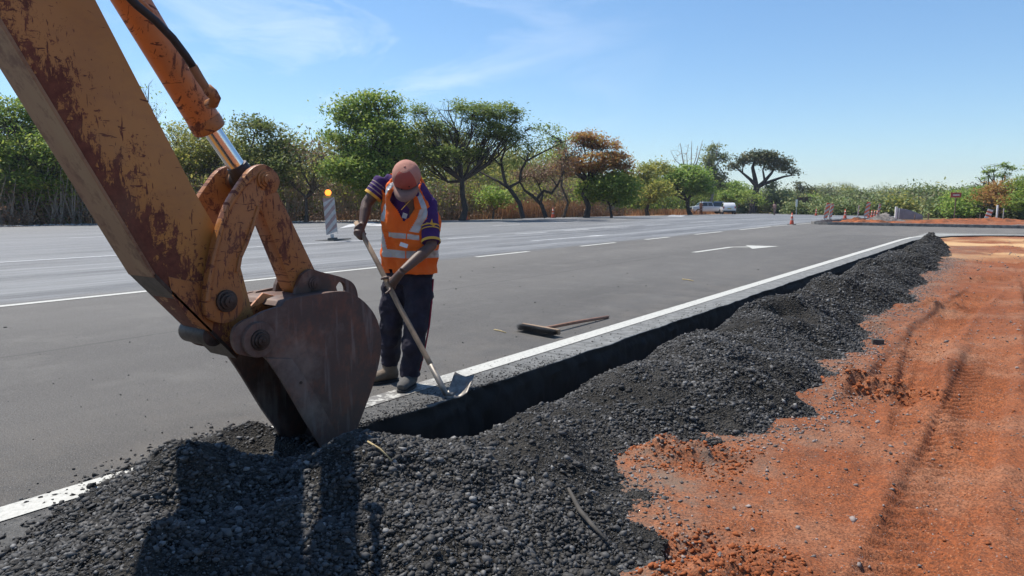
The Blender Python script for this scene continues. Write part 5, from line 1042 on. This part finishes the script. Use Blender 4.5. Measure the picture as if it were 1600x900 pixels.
CN = [((728,344), 'orange and white cone standing at the foot of the acacia', 1.08, 0), ((864,340.5), 'orange and white cone in front of the russet tree trunk', 1.05, 0), ((1237,351), 'red cone standing alone where the white line meets the island', .88, 0), ((1275,337), 'distant red cone left of the tilted striped panel', 1.1, 0), ((1320,344), 'orange and white cone just right of the tilted striped panel', .95, .1),
      ((1357,341), 'leftmost cone of the cluster of four beside the striped panels', 1.0, .0), ((1362,340), 'second cone from the left in the cluster of four', 1.0, .0), ((1366,340), 'third cone from the left in the cluster of four', 1.0, 0), ((1370,341), 'rightmost cone of the cluster of four beside the striped panels', 1.0, 0)]
CP = [(-30.27,36.04),(-28.77,44.33),(-10.51,40.06),(-20.48,88.39),(-10.95,55.86),(-11.77,69.95),(-12.45,75.63),(-12.27,75.94),(-11.24,70.85)]
for i, ((_, lab, sc, dz), (x, y)) in enumerate(zip(CN, CP)):
    if i == 0: cone0.location = G(x, y); cone0.scale = (sc,)*3; cone0.rotation_euler = (0, 0, .3); tag(cone0, lab, 'traffic cone', CG)
    else: dup(cone0, G(x, y, dz), i*.7, lab, CG, sc)
def make_panel(h, w, rm, lamp, base='foot', tilt=0., stripes=4):
    """upright beacon panel with slanted stripes on a rubber foot"""
    r = empty('beacon_panel'); z0 = .20; R3 = Matrix.Rotation(tilt, 3, 'Y')
    def tr_(p): q = R3 @ Vector(p); return q
    mb = MB(); t = .03
    for s_ in (-1, 1):
        # striped face: slanted bands clipped to the panel
        n = stripes*2
        y = s_*t/2
        for k in range(-2, n+2):
            a0 = z0+(h-z0)*k/n; a1 = z0+(h-z0)*(k+1)/n; sl_ = w*1.0
            q = [(-w/2, a0), (w/2, a0+sl_), (w/2, a1+sl_), (-w/2, a1)]
            q = [(x, min(max(z, z0), h)) for x, z in q]
            if abs(q[0][1]-q[3][1]) < 1e-4 and abs(q[1][1]-q[2][1]) < 1e-4: continue
            mb.add([tr_((x, y, z)) for x, z in q], [(0, 1, 2, 3)], 1 if k % 2 else 0)
    E_ = [(-w/2, z0), (w/2, z0), (w/2, h), (-w/2, h)]; V = [tr_((x, -t/2, z)) for x, z in E_]+[tr_((x, t/2, z)) for x, z in E_]; mb.add(V, [(i, (i+1) % 4, 4+(i+1) % 4, 4+i) for i in range(4)], 0)
    mb.obj('panel', [panelw, rm], r, fix=False)
    MB().box((0, 0, .14), (.10, .06, .16)).obj('post', whitep, r, bevel=.004)
    f = MB().box((0, 0, .05), (.26, .30, .10), taper=.85); f.box((-.38, 0, .025), (.52, .26, .05), taper=.8); f.box((.38, 0, .025), (.52, .26, .05), taper=.8); fo = f.obj('foot', [greyb], r, bevel=.008)
    if lamp:
        b_ = tr_((0, 0, h)); l = MB().box(b_+Vector((0, 0, .035)), (.15, .10, .07)).obj('lamp_box', simple('yellow_plastic', (.65, .35, .04), .5), r, bevel=.006)
        MB().cyl(b_+Vector((0, -.04, .165)), b_+Vector((0, .04, .165)), .095, 24).obj('lamp', lampm, l, bevel=.008, smooth=True)
    return r
pn = make_panel(1.42, .40, panelr, True); x, y = [(-18.65,15.33)][0]; pn.location = G(x, y); pn.rotation_euler = (0, rad(-4.0), rad(25)); tag(pn, 'striped beacon panel with a lit amber lamp standing on the far lanes', 'beacon panel')
PG = 'orange striped panels at the junction'
pn2 = make_panel(1.2, .25, panelo, False, tilt=rad(10), stripes=3); x, y = [(-10.77,48.75)][0]; pn2.location = G(x, y); pn2.rotation_euler = (0, 0, rad(30)); tag(pn2, 'tilted orange striped panel at the tip of the island, nearest the road', 'beacon panel', PG)
for p_, rz, lab, sc in (((1296,344), 50, 'orange striped panel half hidden behind the tilted one', 1.0), ((1351,343), 10, 'upright striped panel behind the dark heap on the island', 1.05), ((1371,341), 60, 'striped panel standing right behind the cluster of four cones', .95), ((1340,341), 80, 'thin striped panel seen edge on left of the dark heap', .85)):
    pass
PP = [(-11.74,54.66),(-10.52,60.98),(-11.2,70.92),(-12.45,68.78)]
for (rz, lab, sc), (x, y) in zip(((50, 'orange striped panel half hidden behind the tilted one', 1.0), (10, 'upright striped panel behind the dark heap on the island', 1.15), (60, 'striped panel standing right behind the cluster of four cones', 1.1), (80, 'thin striped panel seen almost edge on left of the dark heap', .95)), PP): dup(pn2, G(x, y), rad(rz), lab, PG, sc)
# red sign, white posts, striped board, covered barrier, brown board
def post(p_, h, r, mat, label, name='post', cat='post'):
    o = MB().cyl((0, 0, 0), (0, 0, h), r, 12).obj(name, mat, smooth=True, bevel=r*.2); o.location = G(*p_, -.05); tag(o, label, cat); return o
polem = simple('weathered_pole', (.16, .11, .08), .8); redsign = simple('red_sign_back', (.36, .06, .05), .6, 0, .2, 3); whitesign = simple('white_sign', (.75, .75, .72), .5, 0, .06)
x, y = [(-5.306,70.89,-0.22)][0][:2]; rs = empty('road_sign', G(x, y)); tag(rs, 'red sign on a thin pole in front of the bright green thicket', 'road sign')
MB().cyl((0, 0, 0), (0, 0, 2.3), .045, 10).obj('pole', polem, rs); 
o = MB(); R3 = Matrix.Rotation(rad(30), 3, 'Z'); o.box((0, -.06, 2.05), (.85, .03, .42), R3); o.obj('plate', redsign, rs, bevel=.01); o = MB().box((.02, -.10, 2.05), (.5, .02, .08), R3).obj('bar', whitesign, rs)
x, y = [(-2.894,67.66,-0.216)][0][:2]; sb = empty('striped_board', G(x, y)); tag(sb, 'small tilted white and orange striped board before the dry grass', 'barrier board'); mb = MB(); R3 = Matrix.Rotation(rad(30), 3, 'Z') @ Matrix.Rotation(rad(18), 3, 'Y')
for k in range(5): mb.box(R3 @ Vector((0, 0, .22+.15*k)), (.40, .03, .15), R3, k % 2)
mb.obj('board', [whitesign, panelo], sb); MB().box((0, 0, .08), (.5, .3, .16)).obj('foot', greyb, sb, bevel=.01)
PW = [p[:2] for p in [(-2.237,68.143,-0.216),(-1.791,67.217,-0.238)]]; post(PW[0], 1.25, .07, whitesign, 'white post standing in the dry grass right of the striped board'); post(PW[1], 1.0, .04, simple('grey_post', (.4, .38, .35), .7), 'thin grey post next to the thicker white one in the grass')
x, y = [(-8.28,64.52)][0]; cb_ = empty('covered_barrier', G(x, y)); tag(cb_, 'grey sheeted barrier with a white upright end on the far side of the island', 'barrier'); R3 = Matrix.Rotation(rad(30), 3, 'Z')
MB().box(R3 @ Vector((-.62, 0, .5)), (.16, .16, 1.05), R3).obj('end_post', whitesign, cb_, bevel=.01)
mb = MB(); pf = [(-.5, 0), (1.35, 0), (1.3, .35), (.7, .62), (.2, .78), (-.5, .92)]; V = [R3 @ Vector((a, -.3, b)) for a, b in pf]+[R3 @ Vector((a*.95, .3, b*.95)) for a, b in pf]; n = len(pf); mb.add(V, [tuple(range(n)), tuple(range(2*n-1, n-1, -1))]+[(i, (i+1) % n, n+(i+1) % n, n+i) for i in range(n)]); mb.obj('sheet', simple('grey_sheeting', (.22, .23, .25), .6, 0, .2, 2, .5), cb_, bevel=.05, smooth=True)
x, y = [(-25.658,103.402,-0.595)][0][:2]; bb = empty('brown_board', G(x, y)); tag(bb, 'dark brown board on two posts beyond the far end of the road', 'sign board'); R3 = Matrix.Rotation(rad(38), 3, 'Z')
k_ = .1*0+1; MB().box(R3 @ Vector((0, 0, 2.0)), (1.9, .06, .75), R3).obj('board', simple('dark_brown_board', (.07, .035, .03), .8), bb, bevel=.01)
for sx in (-.8, .8): q = R3 @ Vector((sx, .06, 0)); MB().cyl(q, q+Vector((0, 0, 2.2)), .05, 10).obj('post', polem, bb)
x, y = [(-26.178,101.772,-0.575)][0][:2]; wb = MB().box((0, 0, 1.55), (.26, .06, 1.0), Matrix.Rotation(rad(38), 3, 'Z')); wb.cyl((0, 0, 0), (0, 0, 1.1), .04, 10); o = wb.obj('marker_board', whitesign); o.location = G(x, y); tag(o, 'narrow white marker board left of the brown board', 'marker')
# stakes in the island
SK = [(-6.77,58.13),(-6.04,59.2),(-7.37,65.96),(-3.31,67.5)]
for (x, y), h, lab in zip(SK, (.5, .6, .45, .55), ('short dark stake in the island soil right of the grey barrier', 'pale stake in the middle of the island, left of the red sign', 'thin dark stake close behind the short one on the island', 'short stake just left of the tilted striped board')): post((x, y), h, .035, polem, lab, 'stake', 'stake')

# ================================================================ VEHICLES
def carpaint(name, c, metal=.2): m = M(name, .3, metal, .5); m.col(c); m.b.inputs['Coat Weight'].default_value = .6; return m.m
glass = M('tinted_glass', .08, 0, .8).col((.02, .026, .032)).m; tyre = simple('tyre', (.02, .02, .02), .9); rimm = simple('alloy_rim', (.4, .4, .41), .35, .8, .05); trim = simple('black_trim', (.02, .02, .022), .6); headm = M('headlight_glass', .12, 0, .8).col((.6, .62, .63)).m; tail = M('tail_light', .25).col((.35, .02, .015)).m
def car(name, prof, w, belt, roofw, paintm, wins, wheels, wr, label, lights, extra=None):
    """prof: side outline (x forward, z); wins: side window outlines; wheels: axle x positions"""
    r = empty(name); tag(r, label, 'car' if name != 'pickup_truck' else 'pickup truck')
    top = max(p[1] for p in prof)
    def yw(z): return w/2*(1-(1-roofw)*max(0, z-belt)/(top-belt))-(.04 if z < .35 else 0)
    mb = MB(); n = len(prof); V = [(x, yw(z), z) for x, z in prof]+[(x, -yw(z), z) for x, z in prof]
    mb.add(V, [tuple(range(n)), tuple(range(2*n-1, n-1, -1))]+[(i, (i+1) % n, n+(i+1) % n, n+i) for i in range(n)])
    b = mb.obj('body', paintm, r, bevel=.045, smooth=True)
    for q in wins:
        if q[0] == 'side':
            for s_ in (-1, 1):
                V = [(x, s_*(yw(z)+.006), z) for x, z in q[1]]; MB().add(V, [tuple(range(len(V)))]).obj('window', glass, r).modifiers.new('s', 'SOLIDIFY').thickness = .01
        else:
            (x0, z0), (x1, z1) = q[1]; nx, nz = -(z1-z0), (x1-x0); L_ = math.hypot(nx, nz); s_ = 1 if q[0] == 'front' else -1; nx, nz = abs(nx/L_)*s_*.008, abs(nz/L_)*.008
            V = [(x0+nx, -yw(z0)*.86, z0+nz), (x0+nx, yw(z0)*.86, z0+nz), (x1+nx, yw(z1)*.84, z1+nz), (x1+nx, -yw(z1)*.84, z1+nz)]; MB().add(V, [(0, 1, 2, 3)]).obj('windscreen' if q[0] == 'front' else 'rear_window', glass, r).modifiers.new('s', 'SOLIDIFY').thickness = .01
    for x in wheels:
        for s_ in (-1, 1):
            wh = MB().cyl((x, s_*(w/2-.20), wr), (x, s_*(w/2+.015), wr), wr, 24).obj('wheel', tyre, r, bevel=.03, smooth=True); MB().cyl((x, s_*(w/2-.0), wr), (x, s_*(w/2+.022), wr), wr*.6, 16).obj('rim', rimm, wh, smooth=True)
    for kind, x, y, z, sx, sy, sz in lights:
        for s_ in (-1, 1): MB().box((x, s_*y, z), (sx, sy, sz)).obj('headlight' if kind == 'h' else 'tail_light', headm if kind == 'h' else tail, r, bevel=.01)
    if extra: extra(r, yw)
    return r
def pk_extra(r, yw):
    MB().box((2.52, 0, .78), (.06, 1.2, .32)).obj('grille', trim, r, bevel=.01); MB().box((2.56, 0, .45), (.12, 1.7, .26)).obj('bumper', trim, r, bevel=.03); MB().box((-1.55, 0, .92), (1.75, 1.45, .03)).obj('load_bed', trim, r); MB().box((-2.62, 0, .5), (.1, 1.6, .16)).obj('rear_bumper', trim, r, bevel=.02)
pk = car('pickup_truck', [(-2.55, .45), (-2.58, 1.02), (-.62, 1.05), (-.50, 1.20), (-.38, 1.62), (-.2, 1.70), (.9, 1.72), (1.1, 1.66), (1.62, 1.14), (2.4, 1.02), (2.52, .85), (2.54, .4), (2.0, .36), (-2.2, .38)], 1.8, 1.0, .80, carpaint('silver_white_paint', (.52, .54, .56)),
 [('side', [(-.40, 1.12), (.30, 1.12), (.30, 1.60), (-.26, 1.60)]), ('side', [(.36, 1.12), (1.42, 1.12), (1.02, 1.60), (.36, 1.60)]), ('front', ((1.58, 1.17), (1.14, 1.62))), ('rear', ((-.50, 1.22), (-.39, 1.58)))], (1.65, -1.6), .38, 'silver pickup truck parked under the bright green tree', [('h', 2.44, .68, .88, .14, .36, .17), ('t', -2.56, .82, .85, .06, .12, .3)], pk_extra)
x, y = [(-36.88,96.91)][0]; pk.location = G(x, y, -.03); pk.rotation_euler = (0, 0, rad(221))
def suv_extra(r, yw):
    MB().box((2.35, 0, .8), (.06, 1.0, .3)).obj('grille', trim, r, bevel=.01); MB().box((2.38, 0, .45), (.12, 1.75, .24)).obj('bumper', trim, r, bevel=.03)
    for s_ in (-1, 1): MB().box((-.3, s_*.62, 1.9), (2.2, .05, .05)).obj('roof_rail', rimm, r)
sv_ = car('suv', [(-2.25, .45), (-2.3, 1.05), (-2.12, 1.72), (-1.9, 1.84), (.55, 1.86), (.75, 1.78), (1.3, 1.18), (2.2, 1.06), (2.36, .9), (2.38, .4), (1.9, .36), (-1.9, .38)], 1.88, 1.05, .82, carpaint('dark_blue_paint', (.03, .06, .13), .4),
 [('side', [(-2.0, 1.15), (-1.1, 1.15), (-1.1, 1.72), (-1.9, 1.72)]), ('side', [(-1.02, 1.15), (-.1, 1.15), (-.1, 1.74), (-1.02, 1.74)]), ('side', [(-.02, 1.15), (1.1, 1.15), (.66, 1.74), (-.02, 1.74)]), ('front', ((1.28, 1.20), (.78, 1.76))), ('rear', ((-2.27, 1.15), (-2.13, 1.7)))], (1.5, -1.4), .38, 'dark blue SUV parked between the pickup and the white hatchback', [('h', 2.3, .72, .9, .14, .34, .16), ('t', -2.28, .84, 1.0, .06, .12, .34)], suv_extra)
x, y = [(-40.964,112.134,-0.809)][0][:2]; sv_.location = G(x, y, .02); sv_.rotation_euler = (0, 0, rad(112))
def hb_extra(r, yw): MB().box((-2.0, 0, .42), (.1, 1.62, .22)).obj('bumper', trim, r, bevel=.02); MB().box((-2.03, 0, .80), (.02, .5, .12)).obj('number_plate', simple('plate_yellow', (.55, .45, .15), .5), r)
hb_ = car('hatchback', [(-1.95, .4), (-2.02, .95), (-1.86, 1.35), (-1.62, 1.56), (.2, 1.60), (.45, 1.54), (1.1, 1.05), (1.85, .92), (2.0, .7), (2.0, .35), (1.6, .3), (-1.7, .32)], 1.75, .95, .78, carpaint('white_paint', (.72, .72, .72), 0.),
 [('side', [(-1.7, 1.04), (-.7, 1.04), (-.7, 1.48), (-1.5, 1.46)]), ('side', [(-.62, 1.04), (.95, 1.06), (.4, 1.48), (-.62, 1.48)]), ('front', ((1.06, 1.1), (.48, 1.52))), ('rear', ((-1.97, 1.0), (-1.66, 1.5)))], (1.25, -1.3), .31, 'white hatchback parked with its tail towards the road', [('t', -1.97, .74, .95, .1, .16, .26), ('h', 1.92, .66, .78, .1, .3, .16)], hb_extra)
x, y = [(-33.58,95.62)][0]; hb_.location = G(x, y, -.03); hb_.rotation_euler = (0, 0, rad(115))

# ================================================================ PEOPLE BY THE ROAD
def bystander(p_, face_, top_c, leg_c, label, pose, h=1.7, cap=None):
    """a standing figure; pose = bend forward in degrees, arm spread, stride"""
    x, y = p_; r = empty('person', G(x, y)); tag(r, label, 'person'); f = Vector((math.cos(face_), math.sin(face_), 0)); s_ = Vector((-f.y, f.x, 0)); bend, arm, st_ = pose; k = h/1.75
    hip = Vector((0, 0, .92*k)); ba = rad(bend); up_ = UP*math.cos(ba)+f*math.sin(ba); ch = hip+up_*.36*k; ne = hip+up_*.54*k; hd_ = hip+up_*.70*k
    b = MB(); b.tube([hip, ch, ne], [(.14*k, .1*k), (.17*k, .11*k), (.07*k, .07*k)], 12, wax=s_); b.tube([ne, hd_], .05*k, 10); b.ell(hd_+up_*.02, (.075*k, .095*k, .115*k), None, 12, 8); b.ell(hd_+f*.09*k, (.02*k, .02*k, .025*k), None, 8, 6)
    legs, arms = [], []
    for q in (-1, 1):
        l = [hip+s_*.09*q*k, hip+s_*.10*q*k+f*(.05+st_*q*.5)*k-UP*.45*k, s_*.11*q*k+f*st_*q*k+UP*.07*k]; legs.append(l); b.tube(l, [.08*k, .06*k, .04*k], 10); b.tube([l[2]-f*.05*k-UP*.03*k, l[2]+f*.16*k-UP*.03*k], [.04*k, .03*k], 8)
        a0 = ch+up_*.13*k+s_*.17*q*k; a1 = a0+(-UP*.27+s_*q*arm*.12+f*.03)*k; a2 = a1+(-UP*.2+f*.14+s_*q*arm*.02)*k; arms.append((a0, a1, a2)); b.tube([a0, a1, a2], [.045*k, .036*k, .026*k], 8); hv = (a2-a1).normalized(); b.tube([a2, a2+hv*.08*k], [.03*k, .026*k], 8)
        for t_ in range(4): b.tube([a2+hv*.06*k+s_*.018*(t_-1.5)*k, a2+hv*.15*k+s_*.02*(t_-1.5)*k+f*.02], [.009*k, .007*k], 6)
        b.tube([a2+hv*.03*k-s_*q*.02*k, a2+hv*.09*k-s_*q*.05*k], [.011*k, .008*k], 6)
    bo_ = fuse(b.obj('body', skin), .014, 2); bo_.parent = r
    c = MB(); c.tube([hip-up_*.03*k, ch, ne-up_*.03*k], [(.16*k, .115*k), (.185*k, .125*k), (.10*k, .085*k)], 14, wax=s_)
    for a0, a1, a2 in arms: c.tube([a0+(ch-a0)*.2, a0.lerp(a1, .8)], [.06*k, .052*k], 10)
    fuse(c.obj('shirt', cloth('shirt_%s' % label[:6].strip().replace(' ', '_'), top_c)), .016, 3).parent = r
    c = MB(); c.tube([hip+up_*.05*k, hip-UP*.1*k], [(.16*k, .11*k), (.15*k, .11*k)], 14, wax=s_)
    for l in legs: c.tube([l[0], l[1], l[2]+UP*.02], [.095*k, .078*k, .062*k], 12)
    fuse(c.obj('trousers', cloth('trousers_%s' % label[:6].strip().replace(' ', '_'), leg_c)), .016, 3).parent = r
    MB().ell(hd_+up_*.045*k-f*.012, (.085*k, .10*k, .09*k), None, 14, 8).obj('hat' if cap else 'hair', simple('hat_cloth', cap) if cap else hairm, r, smooth='all')
    return r
BP = [(-33.65,86.04),(-39.25,116.64),(-25.71,89.94)]
bystander(BP[0], rad(-60), (.30, .16, .12), (.16, .08, .06), 'person in brown clothes standing by the door of the silver pickup', (6, .4, .08), 1.75)
bystander(BP[1], rad(-30), (.50, .06, .05), (.04, .03, .05), 'person in a red top stooping right of the white hatchback', (38, .9, .16), 1.7)
bystander(BP[2], rad(-90), (.42, .25, .22), (.14, .10, .09), 'person in pale pink clothes walking on the sandy verge beyond the road', (4, .3, .18), 1.65)
